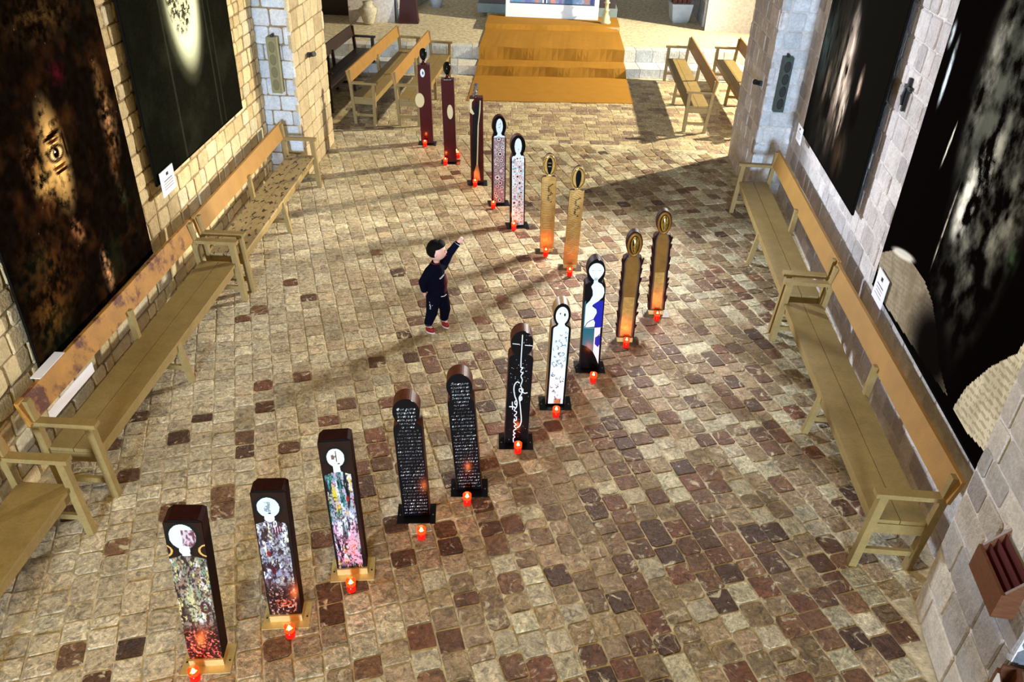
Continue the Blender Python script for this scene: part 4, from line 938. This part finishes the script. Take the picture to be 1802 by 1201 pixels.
# --- 9, 10: gold egg heads in dark frames
def deco9(wide, seed):
    def deco(t, H):
        hz, hh, hw = H*0.885, H*0.098, 0.060
        o = []
        ringm = MB(); n = 32
        def er(rx, rz, y): return [(rx*math.cos(k*2*math.pi/n), y, hz+rz*math.sin(k*2*math.pi/n)) for k in range(n)]
        ringm.loft([er(hw+0.008, hh+0.010, 0), er(hw+0.006, hh+0.008, -0.016), er(hw-0.012, hh-0.016, -0.018), er(hw-0.016, hh-0.02, 0)], caps=False)
        o.append(ringm.build('head_frame', 'gold_dull', t, smooth=True))
        eg = MB(); eg.loft([[(0.036*math.sin(p_)*math.cos(k*2*math.pi/20)*(1+0.18*math.cos(p_)), -0.002-0.024*abs(math.sin(k*2*math.pi/20))*math.sin(p_)*1.0 if math.sin(k*2*math.pi/20) >= 0 else -0.002, hz+(hh-0.026)*math.cos(p_)) for k in range(20)] for p_ in np.linspace(0.05, 3.09, 14)])
        # smooth gold egg, nose in the middle
        eb = bmesh.new(); bmesh.ops.create_uvsphere(eb, u_segments=24, v_segments=16, radius=1)
        for v in eb.verts:
            x, y, z = v.co; k_ = 1+0.16*z; y2 = y*0.026
            if y < 0: y2 -= 0.010*math.exp(-(x/0.22)**2-((z+0.05)/0.42)**2)
            v.co = (x*0.038*k_, y2-0.010, hz+z*(hh-0.024))
        me = bpy.data.meshes.new('gold_face'); eb.to_mesh(me); eb.free(); me.polygons.foreach_set('use_smooth', [True]*len(me.polygons)); me.materials.append(M['gold_bright'])
        e = bpy.data.objects.new('gold_face', me); COL.objects.link(e); e.parent = t; o.append(e)
        bw = 0.058 if wide else 0.054; rr = random.Random(seed)
        L_ = [(-bw+rr.uniform(-.004, .004), H*(0.01+0.07*k)) for k in range(11)]; Rr = [(bw+rr.uniform(-.004, .004), H*(0.01+0.07*k)) for k in range(11)]
        pts = Rr + [(bw*0.8, H*0.765), (bw*0.3, H*0.785), (-bw*0.3, H*0.785), (-bw*0.8, H*0.765)] + L_[::-1]
        o.append(flat('border_panel', [(x*1.22, H/2*0.8+(z-H/2*0.8)*1.012) for x, z in pts], 'gold_dull' if False else 'plate_brown', t, -0.002, 0.002))
        o.append(flat('gold_panel', pts, 'gold_dull', t, -0.004, 0.003))
        o.append(flat('lower_panel', [(-bw*0.92, H*0.02), (bw*0.92, H*0.02), (bw*0.9, H*0.40), (-bw*0.9, H*0.40)], 'gold', t, -0.0055, 0.002))
        mb = MB()
        for sx in (-1, 1):
            for k in range(7):
                z = H*(0.08+0.1*k+rr.uniform(0, .05)); x = sx*0.088; mb.beam((x, 0.03, z), (x+sx*rr.uniform(.006, .016), 0.02, z+rr.uniform(.03, .08)), 0.012, 0.02, (0, 1, 0))
        o.append(mb.build('bark_edge', 'plank_wood', t)); return o
    return deco
PW = ('plate_brown', 0.27, 0.16)
plank_fig('dark edged figure with polished gold egg face, beside the blue and teal figure', (1100, 594), (1119, 408), 0.055, 2, lambda H: sil(0.088, H*0.775, 0.030, 0.076, H*0.89, H*0.11), 0.08, 'plank_wood', 'plank_wood', PW, ('brass', 0.15), deco9(True, 9))
plank_fig('dark edged figure with polished gold egg face, nearest the right hand benches', (1155, 546), (1171, 371), 0.055, 2, lambda H: sil(0.086, H*0.775, 0.030, 0.076, H*0.89, H*0.11), 0.08, 'plank_wood', 'plank_wood', PW, ('brass', 0.15), deco9(False, 10))
# --- 11, 12: gilded figures with ridges
def deco11(kind):
    def deco(t, H):
        hz, hh, hw = H*0.885, H*0.104, 0.072; o = []; n = 32
        def er(rx, rz, y): return [(rx*math.cos(k*2*math.pi/n), y, hz+rz*math.sin(k*2*math.pi/n)) for k in range(n)]
        o.append(MB().loft([er(hw, hh, 0), er(hw-0.002, hh-0.002, -0.014), er(hw-0.012, hh-0.018, -0.014), er(hw-0.014, hh-0.02, 0)], caps=False).build('head_ring', 'gold_bright', t, smooth=True))
        o.append(MB().prism([(0.030*math.cos(a_)*(1+0.25*math.sin(a_)), hz-0.004+(hh-0.024)*math.sin(a_)) for a_ in np.arange(0, 6.28, 0.26)], -0.016, 0.0).build('dark_face', 'black_gloss', t))
        if kind == 12:
            for a0 in (-0.02, 0.02): o.append(MB().box(-0.018, 0.018, -0.018, -0.016, hz+a0+0.01, hz+a0+0.016).build('face_line', 'gold', t))
        rid = MB(); rr = random.Random(kind)
        for k in range(30 if kind == 12 else 38):
            z = H*(0.74-0.0185*k) if kind == 12 else H*(0.76-0.0175*k)
            if z < H*0.10: continue
            if kind == 12: q = [(x, -0.004, z+0.014*(1-(x/0.07)**2)+rr.uniform(-.001, .001)) for x in np.linspace(-0.062, 0.050 if k > 9 else 0.0, 9)]
            else: q = [(x, -0.004, z+0.010*math.sin(x*60+k*0.9)+rr.uniform(-.002, .002)) for x in np.linspace(-0.068+rr.uniform(0, .02), 0.06-rr.uniform(0, .03), 9)]
            rid.tube(q, 0.0036, 5)
        o.append(tag(rid.build('embossed_ridges', 'ridge', t, smooth=True), kind='stuff'))
        ins = MB()
        for k in range(16): 
            a_ = k*0.8; cx = 0.012+0.02*math.cos(a_); cz = H*(0.70-0.012*k); ins.tube([(cx, -0.004, cz), (cx+0.018*math.cos(a_*2), -0.008, cz-0.008), (cx-0.01, -0.004, cz-0.018)], 0.0035, 5)
        o.append(tag(ins.build('dark_knots', 'black_gloss', t), kind='stuff')); return o
    return deco
plank_fig('gilded figure with wavy ridges and ring head, nearer of the two gilded ridge figures', (1003, 465), (1020, 293), 0.055, 0, lambda H: sil(0.080, H*0.765, 0.024, 0.077, H*0.885, H*0.114, rs=0.012), 0.05, 'plank_wood', 'gold', ('plate_brown', 0.27, 0.15), ('brass', 0.15), deco11(11))
plank_fig('gilded figure with curved bands on its body and ring head, beside the circle covered figure', (962, 437), (968, 271), 0.055, 4, lambda H: sil(0.082, H*0.770, 0.024, 0.076, H*0.885, H*0.114, rs=0.03), 0.05, 'plank_wood', 'gold', ('plate_brown', 0.27, 0.15), ('brass', 0.15), deco11(12))
# --- 13, 14: circle covered figures
def circles(seed, light):
    def deco(t, H):
        rr = random.Random(seed); cs_ = []; tries = 0
        bw = 0.070
        while len(cs_) < 80 and tries < 6000:
            tries += 1; r = rr.choice([0.032, 0.026, 0.020, 0.014, 0.010]) if tries < 1200 else rr.choice([0.014, 0.010, 0.007]); x = rr.uniform(-bw+r*0.7, bw-r*0.7); z = rr.uniform(0.02, H*0.76)
            if all((x-a_)**2+(z-b_)**2 > ((r+c_)*0.93)**2 for a_, b_, c_, _ in cs_): cs_.append((x, z, r, rr.randint(0, 5)))
        pal = [(40, 20, 34), (176, 60, 96), (60, 150, 150), (236, 214, 190), (222, 130, 110), (110, 60, 110)] if light else [(36, 16, 24), (140, 40, 70), (110, 120, 100), (230, 220, 210), (150, 90, 80), (90, 40, 70)]
        out = sil(0.074, H*0.785, 0.024, 0.043, H*0.885, H*0.085, rs=0.028, z0=0.006)
        def fn(u, v):
            x = u-0.09; c = const(u, (226, 232, 236) if light else (150, 116, 124)); c = mixc(c, (222, 232, 236), (v > H*0.765).astype(float))
            for (cx, cz, r, k) in cs_:
                d = np.sqrt((x-cx)**2+(v-cz)**2)/r
                c = np.where((d < 1)[..., None], const(u, pal[k]), c); c = np.where((d < 0.78)[..., None], const(u, (236, 236, 232)), c); c = np.where((d < 0.52)[..., None], const(u, pal[(k+2) % 6]), c); c = np.where((d < 0.25)[..., None], const(u, (30, 16, 22)), c)
            c = mixc(c, (120, 150, 150), ((np.abs(x) < 0.018) & (np.abs(v-H*0.90) < 0.035) & (vnoise(u*160, v*120, seed) > 0.55))*(0.8 if not light else 0.0))
            if light: c = mixc(c, (40, 30, 50), blob(x, v, 0.004, H*0.855, 0.008, 0.004, 0.3)); c = mixc(c, (190, 90, 90), blob(x, v, 0.004, H*0.84, 0.006, 0.003, 0.3))
            return c
        return [grid('painting', (-0.09, -0.0015, 0), (1, 0, 0), (0, 0, 1), 70, 370, fn, 0.18, H, 'paint', t, mask=lambda u, v: inside(out, u-0.09, v))]
    return deco
plank_fig('black edged figure of bright coloured circles with smooth white face', (911, 397), (912, 238), 0.02, 12, lambda H: sil(0.090, H*0.775, 0.066, 0.090, H*0.885, H*0.115), 0.09, 'plank_wood', 'black_gloss', PB, None, circles(13, True))
plank_fig('black edged figure of dark ringed circles with grey marks on its white face', (878, 358), (879, 204), 0.02, 12, lambda H: sil(0.088, H*0.775, 0.066, 0.088, H*0.885, H*0.115), 0.09, 'plank_wood', 'black_gloss', PB, None, circles(14, False))
# --- 15 to 17: oxblood boxes
def box_fig(label, bpx, body_px, top_px, yaw, w, deco):
    t, z0, H, lean = figure(label, bpx, body_px, 0.02, yaw, PB, None); H -= z0
    g0 = gnd(bpx[0], bpx[1], 0.02); d = ray(*top_px); HT = CAMH+d[2]*g0[1]/d[1]-z0
    parts = [MB().loft([[(sx*w, y, z) for sx, y in ((-1, 0), (1, 0), (1, 0.12), (-1, 0.12))] for z in (0, H)]).build('box_body', 'oxblood', t)]
    parts += deco(t, H, HT, w); leaned(parts, lean, z0); return t
def egg_head(t, H, HT, mat_='black_gloss'):
    eb = bmesh.new(); bmesh.ops.create_uvsphere(eb, u_segments=24, v_segments=16, radius=1); hh = (HT-H-0.05)/2
    for v in eb.verts:
        x, y, z = v.co; v.co = (x*0.056*(1+0.12*z), y*0.055 + 0.06 - (0.012*math.exp(-(x/0.25)**2-((z+0.1)/0.4)**2) if y < 0 else 0), HT-hh+z*hh)
    me = bpy.data.meshes.new('egg_head'); eb.to_mesh(me); eb.free(); me.polygons.foreach_set('use_smooth', [True]*len(me.polygons)); me.materials.append(M[mat_])
    e = bpy.data.objects.new('egg_head', me); COL.objects.link(e); e.parent = t
    nk = MB().lathe([(0.05, H), (0.028, H+0.02), (0.020, H+0.06), (0.022, H+0.09)], 16, (0, 0.06, 0)).build('neck', 'oxblood', t, smooth=True)
    return [e, nk]
def deco15(t, H, HT, w):
    o = []; rr = random.Random(15); mb = MB()
    for k in range(9):
        eb = bmesh.new(); bmesh.ops.create_icosphere(eb, subdivisions=1, radius=1); s = rr.uniform(0.022, 0.040); c = (rr.uniform(-.025, .025), 0.05+rr.uniform(-.02, .02), H+0.02+(HT-H-0.05)*k/8)
        mb.poly([(c[0]+v.co.x*s*rr.uniform(.7, 1.2), c[1]+v.co.y*s, c[2]+v.co.z*s*rr.uniform(.8, 1.3)) for v in eb.verts], [tuple(v.index for v in f.verts) for f in eb.faces]); eb.free()
    o.append(mb.build('crystal_head', 'silver', t))
    o.append(flat('black_field', [(-w*0.8, H*0.02), (w*0.45, H*0.02), (w*0.3, H*0.5), (w*0.6, H*0.9), (0, H*0.97), (-w*0.5, H*0.85), (-w*0.75, H*0.5)], 'black_gloss', t))
    o.append(flat('pale_streak', [(-0.01, H*0.20), (0.012, H*0.20), (0.020, H*0.45), (0.030, H*0.70), (0.055, H*0.86), (0.060, H*0.97), (0.048, H*0.97), (0.035, H*0.82), (0.014, H*0.68), (0.004, H*0.45)], 'cream', t, -0.004, 0.003))
    o.append(flat('pale_flare', [(-0.055, H*0.03), (0.045, H*0.03), (0.03, H*0.14), (0.014, H*0.22), (-0.012, H*0.22), (-0.04, H*0.14)], 'tan_wood', t, -0.0045, 0.003))
    o.append(flat('pale_patch', [(-w, H*0.84), (-w, H*0.985), (-w*0.3, H*0.985), (-w*0.65, H*0.95), (-w*0.7, H*0.88), (-w*0.3, H*0.82), (-w*0.55, H*0.81)], 'cream', t, -0.003, 0.002)); return o
box_fig('oxblood box figure with crumpled crystal head and pale streak', (840, 322), (838, 172), (838, 149), 6, 0.090, deco15)
def deco16(t, H, HT, w):
    return egg_head(t, H, HT) + [flat('pale_disc', ell(0.022, H*0.62, 0.042, 0.105, 28), 'cream', t, -0.004, 0.004), flat('pale_collar', [(-0.045, H-0.006), (0.05, H-0.006), (0.06, H+0.004), (-0.05, H+0.004)], 'silver', t, -0.006, 0.006)]
box_fig('oxblood box figure with dark egg head and pale disc at its waist', (793, 285), (787, 140), (784, 110), 4, 0.090, deco16)
def deco17(t, H, HT, w):
    o = egg_head(t, H, HT) + [flat('medallion', ell(-0.02, H*0.90, 0.034, 0.062, 24), 'white_gloss', t, -0.004, 0.004), flat('medallion_mark', ell(-0.014, H*0.90, 0.010, 0.026, 14), 'black', t, -0.006, 0.002)]
    o.append(flat('pale_disc', ell(-w+0.012, H*0.56, 0.070, 0.110, 28), 'cream', t, -0.006, 0.006)); return o
box_fig('farthest oxblood box figure with dark egg head and white medallion', (752, 252), (745, 114), (742, 86), 4, 0.094, deco17)

for p_, lb in (((345, 1198), 'red votive candle in front of the half white half mauve face, lower left edge'), ((512, 1122), 'red votive candle in front of the board with the dark red chest patch'),
    ((619, 1041), 'red votive candle in front of the board with teal and yellow streaks'), ((742, 949), 'red votive candle in front of the brighter handwritten figure'),
    ((822, 889), 'red votive candle in front of the dimmer handwritten figure'), ((911, 798), 'red votive candle in front of the figure with the long white line'),
    ((978, 735), 'red votive candle in front of the white squiggle figure'), ((1043, 674), 'red votive candle in front of the blue and teal figure'),
    ((1101, 612), 'red votive candle in front of the gold egg face beside the teal figure'), ((1155, 565), 'red votive candle nearest the right hand benches'),
    ((1002, 487), 'red votive candle in front of the wavy ridged gilded figure'), ((960, 452), 'red votive candle in front of the gilded figure with curved bands'),
    ((904, 406), 'red votive candle in front of the bright circles figure'), ((868, 368), 'red votive candle in front of the dark ringed circles figure'),
    ((836, 329), 'red votive candle in front of the crystal headed figure'), ((784, 291), 'red votive candle in front of the figure with the waist disc'),
    ((806, 279), 'red votive candle to the right behind the figure with the waist disc'), ((748, 259), 'red votive candle in front of the farthest oxblood figure')):
    candle(p_, lb)

# ================================================================ CHILD
def skin_mesh(chains, subd=2):
    """tapered limbs: every chain [(x,y,z,r), ...] becomes overlapping balls and cones, merged later by one remesh"""
    mb = MB()
    for ch in chains:
        for i, q in enumerate(ch):
            n = 12; rings = []
            for k in range(1, 8):
                a_ = math.pi*k/8; rr_q = q[3]*math.sin(a_); rings.append([(q[0]+rr_q*math.cos(2*math.pi*j/n), q[1]+rr_q*math.sin(2*math.pi*j/n), q[2]-q[3]*math.cos(a_)) for j in range(n)])
            mb.loft(rings)
            if i: mb.tube([ch[i-1][:3], q[:3]], [ch[i-1][3]*0.98, q[3]*0.98], 14)
    me = bpy.data.meshes.new('tmp'); me.from_pydata([tuple(p) for p in mb.v], [], mb.f); me.update()
    bm = bmesh.new(); bm.from_mesh(me); bmesh.ops.recalc_face_normals(bm, faces=bm.faces); bm.to_mesh(me); bm.free(); return me
def join_remesh(name, meshes, voxel, material, parent, smooth_it=4):
    bm = bmesh.new()
    for me in meshes: bm.from_mesh(me)
    me = bpy.data.meshes.new(name); bm.to_mesh(me); bm.free()
    o = bpy.data.objects.new(name, me); COL.objects.link(o)
    r = o.modifiers.new('r', 'REMESH'); r.mode = 'VOXEL'; r.voxel_size = voxel; r.use_smooth_shade = True
    if smooth_it: s = o.modifiers.new('s', 'SMOOTH'); s.factor = 0.5; s.iterations = smooth_it
    bpy.context.view_layer.update(); me2 = bpy.data.meshes.new_from_object(o.evaluated_get(bpy.context.evaluated_depsgraph_get()))
    bpy.data.objects.remove(o); me2.name = name; me2.materials.clear(); me2.materials.append(M[material])
    o = bpy.data.objects.new(name, me2); COL.objects.link(o); o.parent = parent; return o
def ellipsoid(c, r, rotz=0, fn=None, us=28, vs=20):
    bm = bmesh.new(); bmesh.ops.create_uvsphere(bm, u_segments=us, v_segments=vs, radius=1)
    Rm = Matrix.Rotation(rotz, 3, 'Z')
    for v in bm.verts:
        p = Vector(v.co)
        if fn: p = fn(p)
        v.co = Rm @ Vector((p.x*r[0], p.y*r[1], p.z*r[2])) + Vector(c)
    me = bpy.data.meshes.new('e'); bm.to_mesh(me); bm.free(); return me
cg = gnd(770, 577)
kid = thing('child', 'small dark haired child in navy and maroon tracksuit pointing up with one raised arm', 'person', (cg[0], cg[1], 0.004), 0)
YB = math.radians(-38); f_ = Vector((math.cos(YB), math.sin(YB), 0)); l_ = Vector((-math.sin(YB), math.cos(YB), 0))
def K(a, b, z, r=None, off=(0, 0)):
    p = f_*a + l_*b; q = (p.x+off[0], p.y+off[1], z); return q if r is None else (*q, r)
pel = K(0, 0, 0.40, 0.078)
legR = [pel, K(0.005, -0.052, 0.37, 0.062), K(0.03, -0.075, 0.21, 0.045, (-0.02, 0)), K(0.0, -0.088, 0.075, 0.033, (-0.025, 0))]
legL = [pel, K(0.005, 0.052, 0.37, 0.062), K(0.03, 0.060, 0.21, 0.045, (0.015, 0)), K(0.0, 0.068, 0.075, 0.033, (0.02, 0))]
footR = [legR[-1], K(0.01, -0.090, 0.035, 0.026, (-0.025, 0)), K(0.045, -0.095, 0.024, 0.017, (-0.02, 0))]
footL = [legL[-1], K(0.01, 0.068, 0.035, 0.026, (0.02, 0)), K(0.042, 0.055, 0.024, 0.017, (0.02, 0))]
tor = [pel, K(0.006, 0, 0.50, 0.082), K(0.0, 0, 0.60, 0.080), K(-0.004, 0, 0.675, 0.062), K(0.0, 0, 0.73, 0.032), K(0.012, 0, 0.775, 0.032)]
shR = K(-0.004, -0.085, 0.665, 0.040); shL = K(0.004, 0.085, 0.672, 0.040)
wR = Vector((-0.125, -0.02, 0.40)); elR = (-0.128, -0.045, 0.535, 0.031)
armR = [tor[3], shR, elR, (wR.x+0.008, wR.y-0.012, 0.425, 0.022)]
elL = (0.115, 0.125, 0.775, 0.028); wrL = (0.195, 0.150, 0.885, 0.021)
armL = [tor[3], shL, elL, wrL]
hands = []
def hand(w, d, up, s=1.0, curl=0.15, point=False, side=1):
    w = Vector(w); d = Vector(d).normalized(); n = Vector(up).normalized(); b_ = d.cross(n).normalized()*side
    out = [ellipsoid(tuple(w+d*0.026*s), (0.019*s,)*3)]
    for k, (off, ln) in enumerate(((0.013, 0.030), (0.0045, 0.033), (-0.0045, 0.031), (-0.013, 0.025))):
        p0 = w + d*0.022*s + b_*off*s; c_ = 0.05 if (point and k == 0) else (1.5 if point else curl*3)
        p1 = w + d*0.045*s + b_*off*1.15*s; dd = (d*math.cos(c_*0.5) - n*math.sin(c_*0.5)); p2 = p1 + dd*ln*0.5*s; dd2 = (d*math.cos(c_) - n*math.sin(c_)); p3 = p2 + dd2*ln*0.5*s
        out.append(skin_mesh([[(*p0, 0.0065*s), (*p1, 0.0062*s), (*p2, 0.0055*s), (*p3, 0.0045*s)]], 1))
    t0 = w + d*0.012*s + b_*0.012*s; t1 = w + d*0.026*s + b_*0.027*s; t2 = w + d*0.042*s + b_*0.033*s - n*0.004
    out.append(skin_mesh([[(*t0, 0.0075*s), (*t1, 0.0068*s), (*t2, 0.005*s)]], 1)); return out
hands += hand((0.195, 0.150, 0.885), (0.62, 0.15, 0.72), (0, -1, 0.2), 1.0, 0.2, True)
hands += hand((wR.x+0.008, wR.y-0.012, 0.42), (0.15, 0.0, -1), (-1, 0, 0), 1.0, 0.25)
HC = Vector(K(0.016, 0, 0.862)); HY = math.radians(4)
def headf(p):
    x, y, z = p
    x2 = x*(1.0 if x < 0 else 0.97)
    g_ = lambda cx, cy, cz, sx, sy, sz: math.exp(-((x-cx)/sx)**2-((y-cy)/sy)**2-((z-cz)/sz)**2)
    x2 += 0.17*g_(1, 0, -0.12, .5, .13, .15) + 0.06*g_(.8, 0, -0.62, .4, .3, .18) - 0.07*g_(.9, .32, .05, .4, .16, .12) - 0.07*g_(.9, -.32, .05, .4, .16, .12) + 0.05*g_(.85, 0, -.42, .3, .25, .08)
    y2 = y*(1-0.16*max(0, -z)) ; x2 -= 0.10*max(0, -z-0.3)*(1 if x < 0 else 0.2)
    return Vector((x2, y2, z))
head = ellipsoid(tuple(HC), (0.088, 0.078, 0.098), HY, headf, 40, 30)
hr = Matrix.Rotation(HY, 3, 'Z')
ears = [ellipsoid(tuple(HC+hr @ Vector((-0.008, s*0.078, -0.008))), (0.014, 0.008, 0.022), HY) for s in (-1, 1)]
body = join_remesh('body', [skin_mesh([legR, legL, tor, armR, armL, footR, footL]), head] + ears + hands, 0.0040, 'skin', kid, 2)
def fat(ch, k): return [(x, y, z, r+k) for x, y, z, r in ch]
cuffR = armR[:3] + [(wR.x+0.006, wR.y-0.010, 0.445, 0.023)]
mid = tuple(elL[i]+(wrL[i]-elL[i])*0.84 for i in range(3))
top = join_remesh('tracksuit_top', [skin_mesh([fat(c, 0.012) for c in ([K(0, 0, 0.425, 0.080), tor[1], tor[2], tor[3], K(-0.01, 0, 0.715, 0.036)], [tor[3], shR, elR, cuffR[-1]], [tor[3], shL, elL, (*mid, 0.023)])])], 0.0055, 'navy', kid, 5)
trs = join_remesh('trousers', [skin_mesh([fat(c, 0.013) for c in ([pel, *legR[1:3], (legR[3][0], legR[3][1], 0.095, 0.032)], [pel, *legL[1:3], (legL[3][0], legL[3][1], 0.095, 0.032)])])], 0.0055, 'navy', kid, 4)
for f, yw in ((footR, -0.75), (footL, -1.0)):
    sh = MB(); c0 = Vector(f[1][:3]); c0.z = 0; Rz = Matrix.Rotation(yw, 3, 'Z')
    def rg(z, k, w): return [c0 + Rz @ Vector(((-0.040 + 0.085*(0.5+0.5*math.cos(a_)) * 1.38)*k, w*math.sin(a_)*(1-0.15*math.cos(a_)), z)) for a_ in np.arange(0, 6.2, 0.42)]
    so = MB(); so.loft([rg(0.0, 1.0, 0.036), rg(0.016, 1.0, 0.038)]); s1 = so.build('shoe_sole', 'shoe_white', kid, smooth=False)
    sh.loft([rg(0.016, 0.99, 0.036), rg(0.040, 0.94, 0.034), rg(0.055, 0.78, 0.028)]); s2 = sh.build('shoe', 'shoe_red', kid, smooth=True)
    MB().box(0.01, 0.04, -0.012, 0.012, 0.052, 0.062).build('laces', 'shoe_white', s2).matrix_local = Matrix.Translation(c0) @ Rz.to_4x4()
def hairf(p):
    x, y, z = p; n = math.sin(x*19+y*7)*math.sin(y*17+z*9)*0.03
    s = 1+n
    if x > 0.1 and z < 0.35: s *= 0.80
    if z < -0.3: s *= 1-0.25*(-z-0.3)
    return Vector((x*s, y*s, z*s))
bmh = [ellipsoid(tuple(HC+hr @ Vector((-0.016, 0, 0.014))), (0.087, 0.088, 0.100), HY, hairf, 36, 26),
       ellipsoid(tuple(HC+hr @ Vector((0.030, 0, 0.072))), (0.052, 0.062, 0.036), HY, None)]
hair = join_remesh('hair', bmh, 0.005, 'hair', kid, 1)
tuft = MB().tube([HC+Vector((0.02, 0, 0.10)), HC+Vector((0.03, 0, 0.125)), HC+Vector((0.045, -0.01, 0.128))], [0.006, 0.004, 0.002], 6).build('hair_tuft', 'hair', hair)
for s in (-1, 1):
    p = HC + hr @ Vector((0.076, s*0.028, 0.004)); MB().lathe([(0.001, -0.004), (0.009, 0), (0.001, 0.004)], 10).build('eye', 'black', kid).matrix_local = Matrix.Translation(p) @ Matrix.Rotation(HY, 4, 'Z') @ Matrix.Rotation(math.pi/2, 4, 'Y')
    p = HC + hr @ Vector((0.080, s*0.028, 0.022)); MB().box(-0.002, 0.003, -0.014, 0.014, -0.002, 0.002).build('eyebrow', 'hair', kid).matrix_local = Matrix.Translation(p) @ Matrix.Rotation(HY, 4, 'Z')
MB().tube([HC+hr @ Vector((0.080, -0.016, -0.043)), HC+hr @ Vector((0.089, 0, -0.042)), HC+hr @ Vector((0.080, 0.016, -0.043))], [0.002, 0.0045, 0.002], 8).build('lips', 'shoe_red', kid)
# clothing details on the chest, cuffs and trousers
def on_body(a, b, z, push): return Vector(K(a+push, b, z))
red = join_remesh('maroon_panel', [skin_mesh([[K(0.036, 0.030, 0.45, 0.058), K(0.040, 0.034, 0.53, 0.060), K(0.032, 0.034, 0.60, 0.050)]])], 0.006, 'maroon', kid, 4)
collar = MB().lathe([(0.042, 0), (0.048, 0.010), (0.044, 0.022), (0.038, 0.012)], 20, K(-0.004, 0, 0.722)).build('collar', 'maroon', kid, smooth=True)
scr = MB()
def chest(u, v): return K(0.101-0.9*(u+0.004)**2*6, u, v)
q = [(-0.040, 0.602), (-0.045, 0.612), (-0.034, 0.618), (-0.036, 0.604), (-0.026, 0.610), (-0.022, 0.630), (-0.024, 0.612), (-0.014, 0.620), (-0.008, 0.638), (-0.012, 0.622), (0.0, 0.630), (0.006, 0.642)]
scr.tube([chest(u, v) for u, v in q], 0.0036, 5); scr.tube([chest(0.022, 0.640), chest(0.026, 0.660)], 0.003, 5); scr.build('chest_lettering', 'white_ink', kid)
hm = MB(); hm.tube([K(0.098, -0.035, 0.408), K(0.106, 0.0, 0.404), K(0.098, 0.035, 0.406)], 0.004, 6).build('white_hem', 'shoe_white', kid)
lt = MB()
def leg(u, v): return tuple(Vector(legR[1][:3])*(1-(0.37-v)/0.16) + Vector(legR[2][:3])*((0.37-v)/0.16) + (f_*0.6-l_*0.8)*0.064 + (l_*0.6*0.9+f_*0.8*0.9)*u)[:2] + (v,)
for a_, b_ in (((-0.03, 0.352), (0.004, 0.366)), ((-0.02, 0.338), (-0.024, 0.318)), ((-0.012, 0.322), (-0.016, 0.306)), ((-0.02, 0.304), (-0.006, 0.302)), ((-0.02, 0.290), (-0.006, 0.286)), ((0.010, 0.340), (0.006, 0.318))):
    lt.tube([leg(*a_), leg(*b_)], 0.0042, 5)
lt.build('leg_lettering', 'white_ink', kid)
for nm, c, r in (('cuff', Vector(mid)+Vector((0.006, 0.002, 0.008)), 0.030),):
    d = (Vector(wrL[:3])-Vector(elL[:3])).normalized(); MB().lathe([(0.030, -0.004), (0.033, 0), (0.030, 0.004), (0.024, 0)], 16).build('cuff', 'shoe_white', kid).matrix_local = Matrix.Translation(c) @ d.to_track_quat('Z', 'Y').to_matrix().to_4x4()
for L3 in (legR, legL): MB().lathe([(0.040, 0.0), (0.043, 0.005), (0.040, 0.010), (0.030, 0.005)], 16, (L3[3][0], L3[3][1], 0.083)).build('ankle_cuff', 'shoe_white', kid)
